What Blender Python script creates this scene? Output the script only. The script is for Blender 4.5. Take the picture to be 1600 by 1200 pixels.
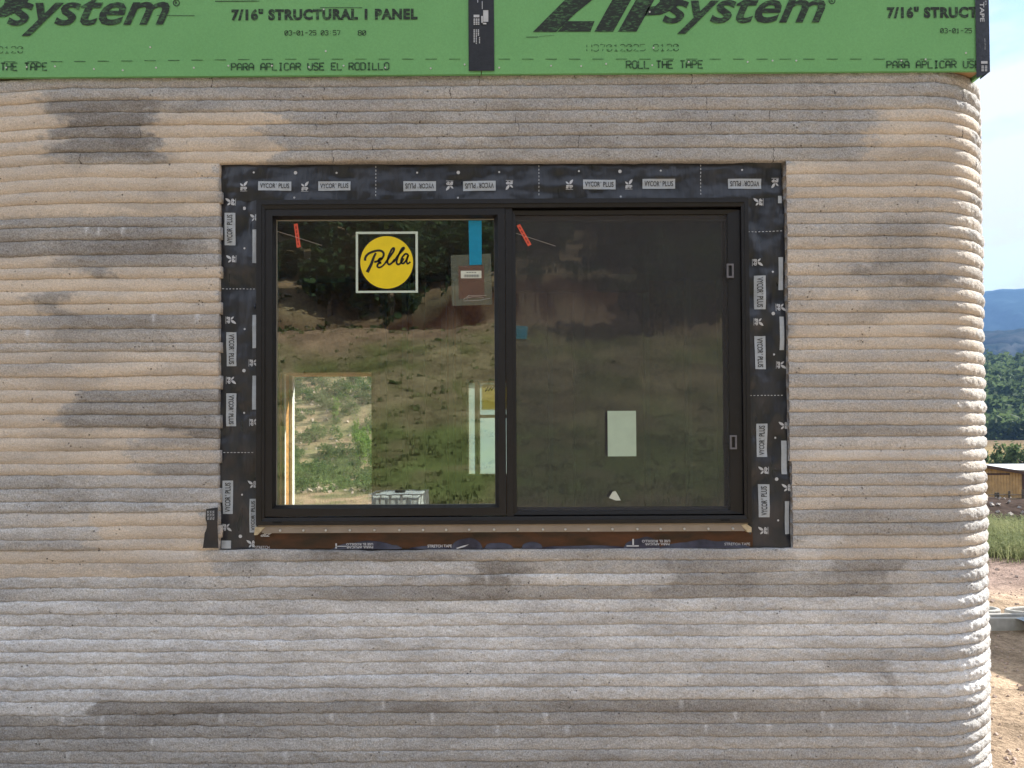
import bpy, bmesh, math, random
import numpy as np
from mathutils import Matrix, Vector

# ------------------------------------------------------------------ camera, sky, sun, exposure
SC = bpy.context.scene
COL = SC.collection
for o in list(bpy.data.objects):
    bpy.data.objects.remove(o)
F = 1067.0                       # focal length in photo pixels (photo 1600 wide)
EYE = 1.6
CAMY = -2.54
PITCH, ROLL = math.radians(1.0), math.radians(-0.3)
cam = bpy.data.cameras.new('camera')
cam.sensor_fit = 'HORIZONTAL'
cam.sensor_width = 36.0
cam.lens = 36.0 * F / 1600.0
VC = 690.0 - F * math.tan(PITCH)  # principal row
cam.shift_y = (VC - 600.0) / 1600.0
cam.clip_start = 0.05
cam.clip_end = 30000
camo = bpy.data.objects.new('camera', cam)
COL.objects.link(camo)
RM = Matrix.Rotation(math.pi / 2 + PITCH, 3, 'X') @ Matrix.Rotation(ROLL, 3, 'Z')
camo.matrix_world = Matrix.Translation((0, CAMY, EYE)) @ RM.to_4x4()
SC.camera = camo

SUN_EL, SUN_AZ = math.radians(33), math.radians(20)     # azimuth from +X towards +Y
world = bpy.data.worlds.new('World')
SC.world = world
world.use_nodes = True
wt = world.node_tree
wt.nodes.clear()


def wn(t, **k):
    n = wt.nodes.new(t)
    for a, b in k.items():
        setattr(n, a, b)
    return n


sky = wn('ShaderNodeTexSky', sky_type='NISHITA', sun_disc=False)
sky.sun_elevation = SUN_EL
sky.sun_rotation = math.pi / 2 - SUN_AZ
sky.air_density = 1.0
sky.dust_density = 0.3
tc = wn('ShaderNodeTexCoord')
mp = wn('ShaderNodeMapping')
mp.inputs['Scale'].default_value = (1.6, 1.6, 4.2)
mp.inputs['Location'].default_value = (1.35, 0.6, 0.25)
cn = wn('ShaderNodeTexNoise')
cn.inputs['Scale'].default_value = 2.2
cn.inputs['Detail'].default_value = 8
cn.inputs['Roughness'].default_value = 0.56
cr = wn('ShaderNodeValToRGB')
cr.color_ramp.elements[0].position = 0.37
cr.color_ramp.elements[1].position = 0.50
mx = wn('ShaderNodeMixRGB')
mx.inputs[2].default_value = (4.1, 4.1, 4.2, 1)          # sunlit cloud radiance in sky units
bg = wn('ShaderNodeBackground')
bg.inputs['Strength'].default_value = 0.055
wo = wn('ShaderNodeOutputWorld')
L = wt.links.new
L(tc.outputs['Generated'], mp.inputs[0])
L(mp.outputs[0], cn.inputs['Vector'])
L(cn.outputs[0], cr.inputs[0])
L(cr.outputs[0], mx.inputs[0])
L(sky.outputs[0], mx.inputs[1])
L(mx.outputs[0], bg.inputs[0])
L(bg.outputs[0], wo.inputs[0])

sund = bpy.data.lights.new('sun', 'SUN')
sund.energy = 2.8
sund.angle = math.radians(0.6)
sund.color = (1.0, 0.95, 0.86)
suno = bpy.data.objects.new('sun', sund)
COL.objects.link(suno)
SDIR = Vector((math.cos(SUN_EL) * math.cos(SUN_AZ), math.cos(SUN_EL) * math.sin(SUN_AZ), math.sin(SUN_EL)))
suno.rotation_euler = SDIR.to_track_quat('Z', 'Y').to_euler()

SC.view_settings.view_transform = 'Standard'
SC.view_settings.look = 'None'
SC.view_settings.gamma = 1.0
SC.view_settings.exposure = 2.42
SC.view_settings.use_curve_mapping = False
SC.render.engine = 'CYCLES'
cy = SC.cycles
cy.use_denoising = True
cy.max_bounces = 8
cy.diffuse_bounces = 3
cy.glossy_bounces = 3
cy.transparent_max_bounces = 12
cy.volume_bounces = 0
cy.caustics_reflective = False
cy.caustics_refractive = False

HAZE_DENSITY = 2.1e-4

# ------------------------------------------------------------------ helpers
def P(px, py, Y):
    """where the camera ray of photo pixel (px, py) meets the upright plane y = Y"""
    d = RM @ Vector(((px - 800) / F, (VC - py) / F, -1))
    t = (Y - CAMY) / d.y
    return Vector((d.x * t, Y, EYE + d.z * t))


def R(x0, y0, x1, y1, Y):
    """photo rectangle -> upright rectangle (xmin, zmin, xmax, zmax) on the plane y = Y"""
    cx, cy_ = (x0 + x1) / 2, (y0 + y1) / 2
    return P(x0, cy_, Y).x, P(cx, y1, Y).z, P(x1, cy_, Y).x, P(cx, y0, Y).z


def _h(i, j, s):
    n = (i.astype(np.int64) * 374761393 + j.astype(np.int64) * 668265263 + s * 1442695041) & 0x7fffffff
    n = ((n ^ (n >> 13)) * 1274126177) & 0x7fffffff
    n = (n ^ (n >> 16)) & 0xffff
    return n / 65535.0


def vn2(x, y, s=0):
    x = np.asarray(x, float); y = np.asarray(y, float)
    i = np.floor(x); j = np.floor(y)
    u = x - i; v = y - j
    u = u * u * (3 - 2 * u); v = v * v * (3 - 2 * v)
    a = _h(i, j, s); b = _h(i + 1, j, s); c = _h(i, j + 1, s); d = _h(i + 1, j + 1, s)
    return (a * (1 - u) + b * u) * (1 - v) + (c * (1 - u) + d * u) * v


def fbm(x, y, s=0, o=4):
    r = 0; a = 0.5; t = 0
    x = np.asarray(x, float); y = np.asarray(y, float)
    for k in range(o):
        r = r + a * vn2(x, y, s + k * 17); t += a
        x = x * 2.03 + 5.1; y = y * 2.03 + 1.7; a *= 0.5
    return r / t


def sstep(a, b, x):
    t = np.clip((np.asarray(x, float) - a) / (b - a), 0, 1)
    return t * t * (3 - 2 * t)


class MB:
    def __init__(self):
        self.v = []; self.f = []

    def add(self, vs, fs):
        n = len(self.v)
        self.v += [tuple(p) for p in vs]
        self.f += [tuple(i + n for i in f) for f in fs]

    def quad(self, a, b, c, d):
        self.add([a, b, c, d], [(0, 1, 2, 3)])

    def box(self, x0, y0, z0, x1, y1, z1):
        self.add([(x0, y0, z0), (x1, y0, z0), (x1, y1, z0), (x0, y1, z0), (x0, y0, z1), (x1, y0, z1), (x1, y1, z1), (x0, y1, z1)],
                 [(0, 3, 2, 1), (4, 5, 6, 7), (0, 1, 5, 4), (1, 2, 6, 5), (2, 3, 7, 6), (3, 0, 4, 7)])

    def obox(self, c, ax, ay, az):
        c = Vector(c)
        vs = [c + sx * ax + sy * ay + sz * az for sz in (-1, 1) for sx, sy in ((-1, -1), (1, -1), (1, 1), (-1, 1))]
        self.add(vs, [(0, 3, 2, 1), (4, 5, 6, 7), (0, 1, 5, 4), (1, 2, 6, 5), (2, 3, 7, 6), (3, 0, 4, 7)])

    def bar(self, a, b, r, n=6, r2=None):
        a = Vector(a); b = Vector(b); d = (b - a).normalized()
        u = d.orthogonal().normalized(); w = d.cross(u)
        r2 = r if r2 is None else r2
        vs = [a + (u * math.cos(2 * math.pi * k / n) + w * math.sin(2 * math.pi * k / n)) * r for k in range(n)]
        vs += [b + (u * math.cos(2 * math.pi * k / n) + w * math.sin(2 * math.pi * k / n)) * r2 for k in range(n)]
        fs = [(k, (k + 1) % n, n + (k + 1) % n, n + k) for k in range(n)] + [tuple(range(n - 1, -1, -1)), tuple(range(n, 2 * n))]
        self.add(vs, fs)

    def ring(self, o, i, yo, yi, yb):
        """picture-frame of four mitred members; o, i = (x0,z0,x1,z1)"""
        def c(r, y):
            return [(r[0], y, r[1]), (r[2], y, r[1]), (r[2], y, r[3]), (r[0], y, r[3])]
        vs = c(o, yo) + c(i, yi) + c(i, yb) + c(o, yb)
        fs = []
        for k in range(4):
            m = (k + 1) % 4
            fs += [(k, m, 4 + m, 4 + k), (4 + k, 4 + m, 8 + m, 8 + k), (12 + k, 12 + m, m, k), (8 + k, 8 + m, 12 + m, 12 + k)]
        self.add(vs, fs)

    def plate(self, r, y, t=0.002, fn=None, nx=1, nz=1):
        """thin upright plate facing -y"""
        x0, z0, x1, z1 = r
        vs = []; fs = []
        for a in range(nz + 1):
            for b in range(nx + 1):
                x = x0 + (x1 - x0) * b / nx; z = z0 + (z1 - z0) * a / nz
                vs.append((x, y + (fn(x, z) if fn else 0), z))
        for a in range(nz):
            for b in range(nx):
                k = a * (nx + 1) + b
                fs.append((k, k + 1, k + nx + 2, k + nx + 1))
        self.add(vs, fs)

    def mesh(self, name, mat=None, smooth=False):
        me = bpy.data.meshes.new(name)
        me.from_pydata(self.v, [], self.f)
        if mat: me.materials.append(mat)
        if smooth:
            me.polygons.foreach_set('use_smooth', [True] * len(me.polygons))
        me.update()
        return me

    def build(self, name, mat, parent=None, smooth=False):
        return link(name, self.mesh(name, mat, smooth), parent)


def link(name, me, parent=None):
    o = bpy.data.objects.new(name, me)
    COL.objects.link(o)
    if parent: o.parent = parent
    return o


def tag(o, label=None, cat=None, group=None, kind=None):
    if label: o['label'] = label
    if cat: o['category'] = cat
    if group: o['group'] = group
    if kind: o['kind'] = kind
    return o


def thing(name, label, cat, loc=(0, 0, 0), group=None):
    o = bpy.data.objects.new(name, None)
    o.empty_display_size = 0.1
    o.location = loc
    COL.objects.link(o)
    return tag(o, label, cat, group)


def local(mb, loc):
    l = Vector(loc)
    mb.v = [tuple(Vector(p) - l) for p in mb.v]
    return mb


def np_mesh(name, v, f, mat=None, smooth=False, attrs=None):
    me = bpy.data.meshes.new(name)
    v = np.asarray(v, np.float32); f = np.asarray(f, np.int32)
    me.vertices.add(len(v)); me.vertices.foreach_set('co', v.ravel())
    k = f.shape[1]
    me.loops.add(f.size); me.loops.foreach_set('vertex_index', f.ravel())
    me.polygons.add(len(f))
    me.polygons.foreach_set('loop_start', np.arange(0, f.size, k, dtype=np.int32))
    if smooth: me.polygons.foreach_set('use_smooth', np.ones(len(f), bool))
    if mat: me.materials.append(mat)
    me.update(calc_edges=True)
    me.validate()
    for an, av in (attrs or {}).items():
        a = me.color_attributes.new(an, 'FLOAT_COLOR', 'POINT')
        a.data.foreach_set('color', np.asarray(av, np.float32).ravel())
    return me


# ------------------------------------------------------------------ materials
class NT:
    def __init__(self, name):
        self.m = bpy.data.materials.new(name)
        self.m.use_nodes = True
        self.t = self.m.node_tree
        self.b = self.t.nodes['Principled BSDF']
        self.o = self.t.nodes['Material Output']

    def n(self, t, inp=None, **k):
        nd = self.t.nodes.new(t)
        for a, b in k.items(): setattr(nd, a, b)
        for a, b in (inp or {}).items(): self.set(nd, a, b)
        return nd

    def set(self, nd, i, v):
        if isinstance(v, bpy.types.NodeSocket): self.t.links.new(v, nd.inputs[i])
        else: nd.inputs[i].default_value = v

    def pos(self):
        return self.n('ShaderNodeNewGeometry').outputs['Position']

    def oco(self):
        return self.n('ShaderNodeTexCoord').outputs['Object']

    def noise(self, vec, scale, detail=3, rough=0.5, stretch=None):
        if stretch is not None:
            vec = self.n('ShaderNodeMapping', {0: vec, 'Scale': stretch}).outputs[0]
        return self.n('ShaderNodeTexNoise', {'Vector': vec, 'Scale': scale, 'Detail': detail, 'Roughness': rough}).outputs[0]

    def ramp(self, f, p0, p1, c0=(0, 0, 0, 1), c1=(1, 1, 1, 1)):
        r = self.n('ShaderNodeValToRGB', {0: f})
        r.color_ramp.elements[0].position = p0; r.color_ramp.elements[1].position = p1
        r.color_ramp.elements[0].color = c0; r.color_ramp.elements[1].color = c1
        return r.outputs[0]

    def mix(self, f, a, b, mode='MIX'):
        return self.n('ShaderNodeMixRGB', {0: f, 1: a, 2: b}, blend_type=mode).outputs[0]

    def math(self, op, a, b=0.5):
        return self.n('ShaderNodeMath', {0: a, 1: b}, operation=op).outputs[0]

    def bump(self, h, strength, dist):
        self.set(self.b, 'Normal', self.n('ShaderNodeBump', {'Height': h, 'Strength': strength, 'Distance': dist}).outputs[0])


def c4(c): return (c[0], c[1], c[2], 1)


def simple(name, col, rough=0.6, var=0.15, scale=8, bump=0.0, bscale=60, metal=0.0, spec=0.4, obj=True):
    """procedural paint: colour broken up by two noises, fine relief"""
    t = NT(name)
    v = t.oco() if obj else t.pos()
    n = t.noise(v, scale, 4, 0.6)
    c = t.mix(t.ramp(n, 0.3, 0.7), c4([x * (1 - var) for x in col]), c4([x * (1 + var) for x in col]))
    t.set(t.b, 'Base Color', c)
    t.set(t.b, 'Roughness', t.math('ADD', t.math('MULTIPLY', n, 0.15), rough - 0.07))
    t.b.inputs['Metallic'].default_value = metal
    t.b.inputs['Specular IOR Level'].default_value = spec
    if bump: t.bump(t.noise(v, bscale, 3, 0.6), bump, 0.002)
    return t.m


CON_GREY = (0.500, 0.503, 0.506)
CON_TAN = (0.70, 0.620, 0.525)
CON_DARK = (0.285, 0.272, 0.258)
CON_WHITE = (0.81, 0.835, 0.865)


def concrete_mat():
    t = NT('printed_concrete')
    p = t.pos()
    at = t.n('ShaderNodeVertexColor', layer_name='stain').outputs[0]
    s = t.n('ShaderNodeSeparateColor', {0: at})
    tan, dark, white = s.outputs[0], s.outputs[1], s.outputs[2]
    speck = t.noise(p, 190, 5, 0.72)
    speck2 = t.noise(p, 90, 3, 0.6, (0.6, 1, 1.3))
    cloud = t.noise(p, 5.0, 5, 0.6, (0.5, 0.5, 1.6))
    tan2 = t.math('ADD', tan, t.math('MULTIPLY', t.math('SUBTRACT', speck2, 0.5), t.math('MULTIPLY', t.math('MULTIPLY', tan, t.math('SUBTRACT', 1.0, tan)), 3.2)))
    br = t.noise(p, 16, 4, 0.65, (0.7, 1, 1.4))
    tan2 = t.math('ADD', tan2, t.math('MULTIPLY', t.math('SUBTRACT', br, 0.5), 0.75))
    tan2 = t.n('ShaderNodeClamp', {0: tan2}).outputs[0]
    base = t.mix(tan2, c4(CON_GREY), c4(CON_TAN))
    base = t.mix(t.math('MULTIPLY', dark, t.math('ADD', 0.05, t.math('MULTIPLY', t.math('ADD', speck2, br), 0.9))), base, c4(CON_DARK))
    w2 = t.n('ShaderNodeClamp', {0: t.math('MULTIPLY', white, t.ramp(speck2, 0.28, 0.60, (0.4, 0.4, 0.4, 1)))}).outputs[0]
    base = t.mix(w2, base, c4(CON_WHITE))
    base = t.mix(0.55, base, t.mix(1.0, base, t.ramp(cloud, 0.25, 0.75, (0.62, 0.62, 0.64, 1), (1.3, 1.28, 1.24, 1)), 'MULTIPLY'))
    rid = t.n('ShaderNodeVertexColor', layer_name='stain').outputs['Alpha']
    px_ = t.n('ShaderNodeSeparateXYZ', {0: p}).outputs[0]
    pz_ = t.n('ShaderNodeSeparateXYZ', {0: p}).outputs[2]
    wob = t.noise(p, 38, 3, 0.6)
    wpos = t.math('ADD', t.math('ADD', t.math('MULTIPLY', px_, 1.25), t.math('MULTIPLY', rid, 97.0)), t.math('MULTIPLY', wob, 0.035))
    cv = t.n('ShaderNodeTexVoronoi', {'W': wpos, 'Scale': 1.0}, voronoi_dimensions='1D', feature='DISTANCE_TO_EDGE').outputs['Distance']
    crack = t.math('MULTIPLY', t.math('LESS_THAN', cv, 0.0016), t.ramp(t.noise(p, 13, 2, 0.5), 0.44, 0.52))
    crack = t.math('MULTIPLY', crack, t.math('ADD', 0.12, t.math('GREATER_THAN', pz_, 2.64)))
    crack = t.n('ShaderNodeClamp', {0: crack}).outputs[0]
    base = t.mix(t.math('MULTIPLY', crack, 0.8), base, (0.05, 0.045, 0.04, 1))
    amt = t.math('SUBTRACT', t.math('SUBTRACT', 0.92, t.math('MULTIPLY', tan, 0.45)), t.math('MULTIPLY', w2, 0.3))
    base = t.mix(amt, base, t.mix(1.0, base, t.ramp(speck, 0.32, 0.68, (0.50, 0.49, 0.48, 1), (1.48, 1.48, 1.48, 1)), 'MULTIPLY'))
    # air voids: small pits with their shade painted in dark, more of them on the rough grey beads
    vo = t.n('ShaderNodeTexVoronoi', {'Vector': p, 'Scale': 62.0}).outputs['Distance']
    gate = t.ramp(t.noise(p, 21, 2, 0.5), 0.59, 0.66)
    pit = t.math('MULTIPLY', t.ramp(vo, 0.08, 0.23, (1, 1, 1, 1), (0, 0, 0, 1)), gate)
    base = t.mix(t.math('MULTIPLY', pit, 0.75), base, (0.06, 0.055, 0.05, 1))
    t.set(t.b, 'Base Color', base)
    t.b.inputs['Roughness'].default_value = 0.92
    t.b.inputs['Specular IOR Level'].default_value = 0.2
    hgt = t.math('ADD', t.math('MULTIPLY', speck, amt), t.math('MULTIPLY', speck2, 0.9))
    hgt = t.math('SUBTRACT', hgt, t.math('ADD', t.math('MULTIPLY', pit, 1.6), t.math('MULTIPLY', crack, 1.5)))
    t.bump(hgt, 0.9, 0.0055)
    return t.m



M = {}
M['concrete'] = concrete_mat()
M['core'] = simple('grey_concrete_core', (0.28, 0.27, 0.25), 0.95, 0.2, 20, 0.4, 120)
M['black_frame'] = simple('black_window_paint', (0.0075, 0.007, 0.0085), 0.45, 0.25, 30, 0.15, 400, spec=0.5)
M['steel_grey'] = simple('grey_plastic', (0.16, 0.16, 0.18), 0.4, 0.1, 40)
M['spacer'] = simple('pale_glazing_spacer', (0.30, 0.28, 0.24), 0.5, 0.1, 40)
M['slot'] = simple('dark_slot', (0.004, 0.004, 0.004), 0.8, 0.1, 40)


def membrane_mat():
    t = NT('black_flashing_membrane')
    p = t.pos()
    n = t.noise(p, 9, 2, 0.45)
    n2 = t.noise(p, 30, 2, 0.4, (1, 1, 0.3))
    t.set(t.b, 'Base Color', t.mix(t.ramp(n, 0.3, 0.7), (0.011, 0.013, 0.019, 1), (0.032, 0.036, 0.048, 1)))  # lighter bluish tone puts the tape's sheen into the colour
    t.set(t.b, 'Roughness', t.math('ADD', 0.20, t.math('MULTIPLY', n2, 0.28)))
    t.b.inputs['Specular IOR Level'].default_value = 0.62
    t.bump(t.math('ADD', n, t.math('MULTIPLY', n2, 0.4)), 1.0, 0.018)
    return t.m


M['membrane'] = membrane_mat()
M['print_plate'] = simple('pale_blue_print', (0.44, 0.49, 0.54), 0.6, 0.08, 60)
M['print_white'] = simple('white_print', (0.55, 0.58, 0.62), 0.6, 0.08, 60)
M['print_dark'] = simple('dark_print', (0.035, 0.038, 0.045), 0.6, 0.1, 60)
M['seam_tape'] = simple('black_seam_tape', (0.012, 0.012, 0.014), 0.38, 0.5, 25, 0.5, 80, spec=0.5)


def stretch_mat():
    t = NT('brown_black_stretch_tape')
    p = t.pos()
    n = t.noise(p, 5, 4, 0.6, (1, 1, 3))
    t.set(t.b, 'Base Color', t.mix(t.ramp(n, 0.35, 0.68), (0.020, 0.011, 0.007, 1), (0.105, 0.036, 0.014, 1)))
    t.b.inputs['Roughness'].default_value = 0.3
    t.b.inputs['Specular IOR Level'].default_value = 0.5
    t.bump(t.noise(p, 40, 3, 0.6), 0.4, 0.003)
    return t.m


M['stretch'] = stretch_mat()
M['fold'] = simple('purple_black_film', (0.035, 0.033, 0.055), 0.33, 0.4, 30, 0.4, 60, spec=0.6)


def green_mat():
    t = NT('green_sheathing_face')
    p = t.pos()
    n = t.noise(p, 3, 5, 0.6)
    f = t.noise(p, 180, 3, 0.6)
    c = t.mix(t.ramp(n, 0.3, 0.7), (0.172, 0.440, 0.168, 1), (0.198, 0.485, 0.190, 1))
    sc = t.noise(p, 9, 4, 0.7, (1, 1, 4))
    c = t.mix(t.math('MULTIPLY', t.ramp(sc, 0.66, 0.8), 0.35), c, (0.20, 0.33, 0.13, 1))
    c = t.mix(0.35, c, t.mix(1.0, c, t.ramp(f, 0.3, 0.7, (0.8, 0.8, 0.8, 1), (1.18, 1.18, 1.18, 1)), 'MULTIPLY'))
    t.set(t.b, 'Base Color', c)
    t.b.inputs['Roughness'].default_value = 0.62
    t.b.inputs['Specular IOR Level'].default_value = 0.3
    t.bump(f, 0.25, 0.001)
    return t.m


M['green'] = green_mat()


def ink_mat(name, dark, cover):
    """worn ink: broken up so that the board shows through (a cut-out, not a tint)"""
    t = NT(name)
    p = t.pos()
    n = t.noise(p, 150, 3, 0.7, (0.35, 1, 1))
    n2 = t.noise(p, 12, 3, 0.6)
    t.set(t.b, 'Base Color', t.mix(t.ramp(t.math('ADD', t.math('MULTIPLY', n, 0.75), t.math('MULTIPLY', n2, 0.25)), cover, cover + 0.2), c4(dark), (0.10, 0.27, 0.10, 1)))
    t.b.inputs['Roughness'].default_value = 0.7
    return t.m


M['ink'] = ink_mat('black_ink', (0.018, 0.028, 0.022), 0.50)
M['ink_faint'] = ink_mat('faint_ink', (0.028, 0.075, 0.038), 0.46)
M['nail'] = simple('galvanised_nail', (0.62, 0.61, 0.56), 0.35, 0.1, 60, metal=0.3)
M['wood'] = simple('spruce_lumber', (0.42, 0.27, 0.14), 0.75, 0.25, 6, 0.2, 80)
M['beige'] = simple('beige_sill_strip', (0.30, 0.255, 0.205), 0.6, 0.12, 12, 0.1, 100)
M['beige_cut'] = simple('raw_foam_edge', (0.52, 0.44, 0.29), 0.9, 0.2, 60, 0.6, 200)
M['yellow'] = simple('yellow_vinyl', (0.86, 0.66, 0.012), 0.5, 0.05, 20)
M['stick_white'] = simple('pale_sticker_border', (0.58, 0.68, 0.58), 0.6, 0.06, 30)
M['stick_black'] = simple('black_sticker_ink', (0.012, 0.012, 0.010), 0.5, 0.1, 30)
M['orange_tag'] = simple('orange_paper_tag', (0.72, 0.12, 0.065), 0.7, 0.12, 60)
M['tag_ink'] = simple('red_tag_ink', (0.34, 0.035, 0.025), 0.7, 0.12, 60)
M['string'] = simple('white_string', (0.42, 0.38, 0.33), 0.8, 0.1, 60)
M['paper'] = simple('pale_green_paper', (0.44, 0.56, 0.44), 0.8, 0.06, 25)
M['paper_white'] = simple('white_label_paper', (0.62, 0.66, 0.58), 0.8, 0.06, 25)


def film_mat(name, col, alpha):
    """thin translucent plastic"""
    t = NT(name)
    n = t.noise(t.oco(), 40, 3, 0.6)
    t.set(t.b, 'Base Color', t.mix(n, c4([x * 0.8 for x in col]), c4([x * 1.15 for x in col])))
    t.b.inputs['Roughness'].default_value = 0.25
    t.b.inputs['Alpha'].default_value = alpha
    return t.m


M['blue_tape'] = film_mat('blue_masking_tape', (0.015, 0.30, 0.50), 0.9)
M['blue_faint'] = film_mat('thin_blue_tape', (0.03, 0.22, 0.32), 0.45)
M['bag'] = film_mat('clear_plastic_bag', (0.32, 0.36, 0.28), 0.34)
M['bag_paper'] = film_mat('brown_leaflet', (0.20, 0.11, 0.085), 0.6)


def glass_mat(name, refl, tint, wave, rough=0.0):
    t = NT(name)
    p = t.pos()
    g = t.n('ShaderNodeBsdfGlossy', {'Roughness': rough, 'Color': (0.93, 0.96, 0.90, 1)})
    tr = t.n('ShaderNodeBsdfTransparent', {'Color': c4(tint)})
    fr = t.n('ShaderNodeLayerWeight', {'Blend': 0.35}).outputs['Fresnel']
    w = t.noise(p, 3.2, 3, 0.55, (1.6, 1, 0.75))
    w = t.math('ADD', w, t.math('MULTIPLY', t.noise(p, 9.0, 2, 0.5, (3.0, 1, 0.12)), 0.16))
    b = t.n('ShaderNodeBump', {'Height': w, 'Strength': 1.0, 'Distance': wave})
    t.set(g, 'Normal', b.outputs[0])
    fac = t.math('ADD', refl, t.math('MULTIPLY', fr, 0.25))
    s = t.n('ShaderNodeMixShader', {0: fac, 1: tr.outputs[0], 2: g.outputs[0]})
    t.set(t.o, 'Surface', s.outputs[0])
    return t.m


M['glass'] = glass_mat('coated_window_glass', 0.19, (0.94, 0.965, 0.93), 0.00035)
M['glass_dim'] = glass_mat('coated_window_glass_behind_mesh', 0.21, (0.66, 0.71, 0.70), 0.0012, 0.028)


def screen_mat():
    t = NT('dark_insect_mesh')
    d = t.n('ShaderNodeBsdfDiffuse', {'Color': (0.105, 0.105, 0.11, 1)})
    tr = t.n('ShaderNodeBsdfTransparent', {'Color': (1, 1, 1, 1)})
    n = t.noise(t.pos(), 30, 2, 0.5, (1, 1, 0.1))
    f = t.math('ADD', 0.33, t.math('MULTIPLY', n, 0.12))
    s = t.n('ShaderNodeMixShader', {0: f, 1: tr.outputs[0], 2: d.outputs[0]})
    t.set(t.o, 'Surface', s.outputs[0])
    return t.m


M['screen'] = screen_mat()


def film_window(name='white_translucent_film', col=(0.61, 0.72, 0.70)):
    t = NT(name)
    d = t.n('ShaderNodeBsdfDiffuse', {'Color': c4(col)})
    tl = t.n('ShaderNodeBsdfTranslucent', {'Color': c4(col)})
    n = t.noise(t.pos(), 4, 3, 0.5)
    s = t.n('ShaderNodeMixShader', {0: t.math('ADD', 0.70, t.math('MULTIPLY', n, 0.25)), 1: d.outputs[0], 2: tl.outputs[0]})
    t.set(t.o, 'Surface', s.outputs[0])
    return t.m


M['film_window'] = film_window()
M['film_yellow'] = film_window('yellow_translucent_sticker', (0.82, 0.62, 0.03))
M['white_vinyl'] = simple('white_vinyl', (0.7, 0.72, 0.70), 0.5, 0.05, 20)
M['osb'] = simple('orange_brown_board', (0.42, 0.20, 0.06), 0.7, 0.35, 30, 0.3, 90)
M['stud'] = simple('pale_stud', (0.40, 0.29, 0.17), 0.8, 0.2, 8)
M['slab'] = simple('interior_slab', (0.22, 0.21, 0.19), 0.8, 0.15, 5, obj=False)
M['soffit'] = simple('plywood_underside', (0.33, 0.26, 0.17), 0.8, 0.2, 8)


def ground_mat():
    t = NT('natural_ground')
    p = t.pos()
    a = t.n('ShaderNodeVertexColor', layer_name='soil').outputs[0]
    n1 = t.noise(p, 0.35, 6, 0.68)
    n2 = t.noise(p, 4.5, 5, 0.65)
    n3 = t.noise(p, 30, 4, 0.65)
    c = t.mix(0.75, a, t.mix(1.0, a, t.ramp(n1, 0.3, 0.7, (0.45, 0.45, 0.45, 1), (1.45, 1.45, 1.42, 1)), 'MULTIPLY'))
    c = t.mix(0.8, c, t.mix(1.0, c, t.ramp(n2, 0.28, 0.72, (0.55, 0.54, 0.52, 1), (1.4, 1.38, 1.35, 1)), 'MULTIPLY'))
    c = t.mix(0.7, c, t.mix(1.0, c, t.ramp(n3, 0.30, 0.70, (0.55, 0.54, 0.52, 1), (1.4, 1.38, 1.36, 1)), 'MULTIPLY'))
    n4 = t.noise(p, 110, 4, 0.7)
    c = t.mix(0.8, c, t.mix(1.0, c, t.ramp(n4, 0.32, 0.68, (0.6, 0.58, 0.56, 1), (1.35, 1.34, 1.33, 1)), 'MULTIPLY'))
    t.set(t.b, 'Base Color', c)
    t.b.inputs['Roughness'].default_value = 0.97
    t.b.inputs['Specular IOR Level'].default_value = 0.0
    h = t.math('ADD', t.math('MULTIPLY', n2, 1.0), t.math('ADD', t.math('MULTIPLY', n3, 0.45), t.math('MULTIPLY', n4, 0.15)))
    t.bump(h, 0.9, 0.06)
    return t.m


M['ground'] = ground_mat()


def leaf_mat(name, a, b):
    t = NT(name)
    p = t.pos()
    n = t.noise(p, 1.3, 4, 0.65)
    n2 = t.noise(p, 9, 3, 0.6)
    oi = t.n('ShaderNodeObjectInfo').outputs['Random']
    f = t.math('ADD', t.math('MULTIPLY', n, 0.6), t.math('MULTIPLY', n2, 0.4))
    c = t.mix(t.ramp(f, 0.35, 0.65), c4(a), c4(b))
    c = t.mix(t.math('MULTIPLY', oi, 0.4), c, t.mix(1.0, c, (0.75, 0.85, 0.8, 1), 'MULTIPLY'))
    t.set(t.b, 'Base Color', c)
    t.b.inputs['Roughness'].default_value = 0.75
    t.b.inputs['Specular IOR Level'].default_value = 0.1
    tl = t.n('ShaderNodeBsdfTranslucent', {'Color': c})
    sh = t.n('ShaderNodeMixShader', {0: 0.4, 1: t.b.outputs[0], 2: tl.outputs[0]})
    t.set(t.o, 'Surface', sh.outputs[0])
    return t.m


M['juniper'] = leaf_mat('juniper_green', (0.018, 0.036, 0.016), (0.050, 0.085, 0.034))
M['scrub'] = leaf_mat('scrub_green', (0.045, 0.085, 0.035), (0.105, 0.160, 0.060))
M['bright'] = leaf_mat('bright_leaf_green', (0.12, 0.22, 0.04), (0.24, 0.36, 0.08))
M['hillgreen'] = leaf_mat('hill_dusty_green', (0.070, 0.105, 0.045), (0.19, 0.24, 0.095))
M['forest'] = leaf_mat('far_forest_green', (0.055, 0.090, 0.035), (0.15, 0.195, 0.085))
M['weed'] = leaf_mat('weed_green', (0.10, 0.14, 0.06), (0.36, 0.37, 0.19))
M['grass'] = leaf_mat('grass_green', (0.10, 0.125, 0.05), (0.20, 0.215, 0.10))
M['bark'] = simple('grey_brown_bark', (0.12, 0.09, 0.065), 0.9, 0.3, 6, 0.5, 30)
M['barn_wood'] = simple('weathered_barn_boards', (0.44, 0.30, 0.155), 0.85, 0.3, 1.2)
M['barn_trim'] = simple('dark_brown_trim', (0.07, 0.04, 0.03), 0.8, 0.2, 3)
M['metal_roof'] = simple('white_metal_roofing', (0.62, 0.66, 0.70), 0.45, 0.06, 1, metal=0.1)
M['metal_wall'] = simple('grey_green_metal_siding', (0.30, 0.33, 0.27), 0.5, 0.08, 1)
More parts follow.
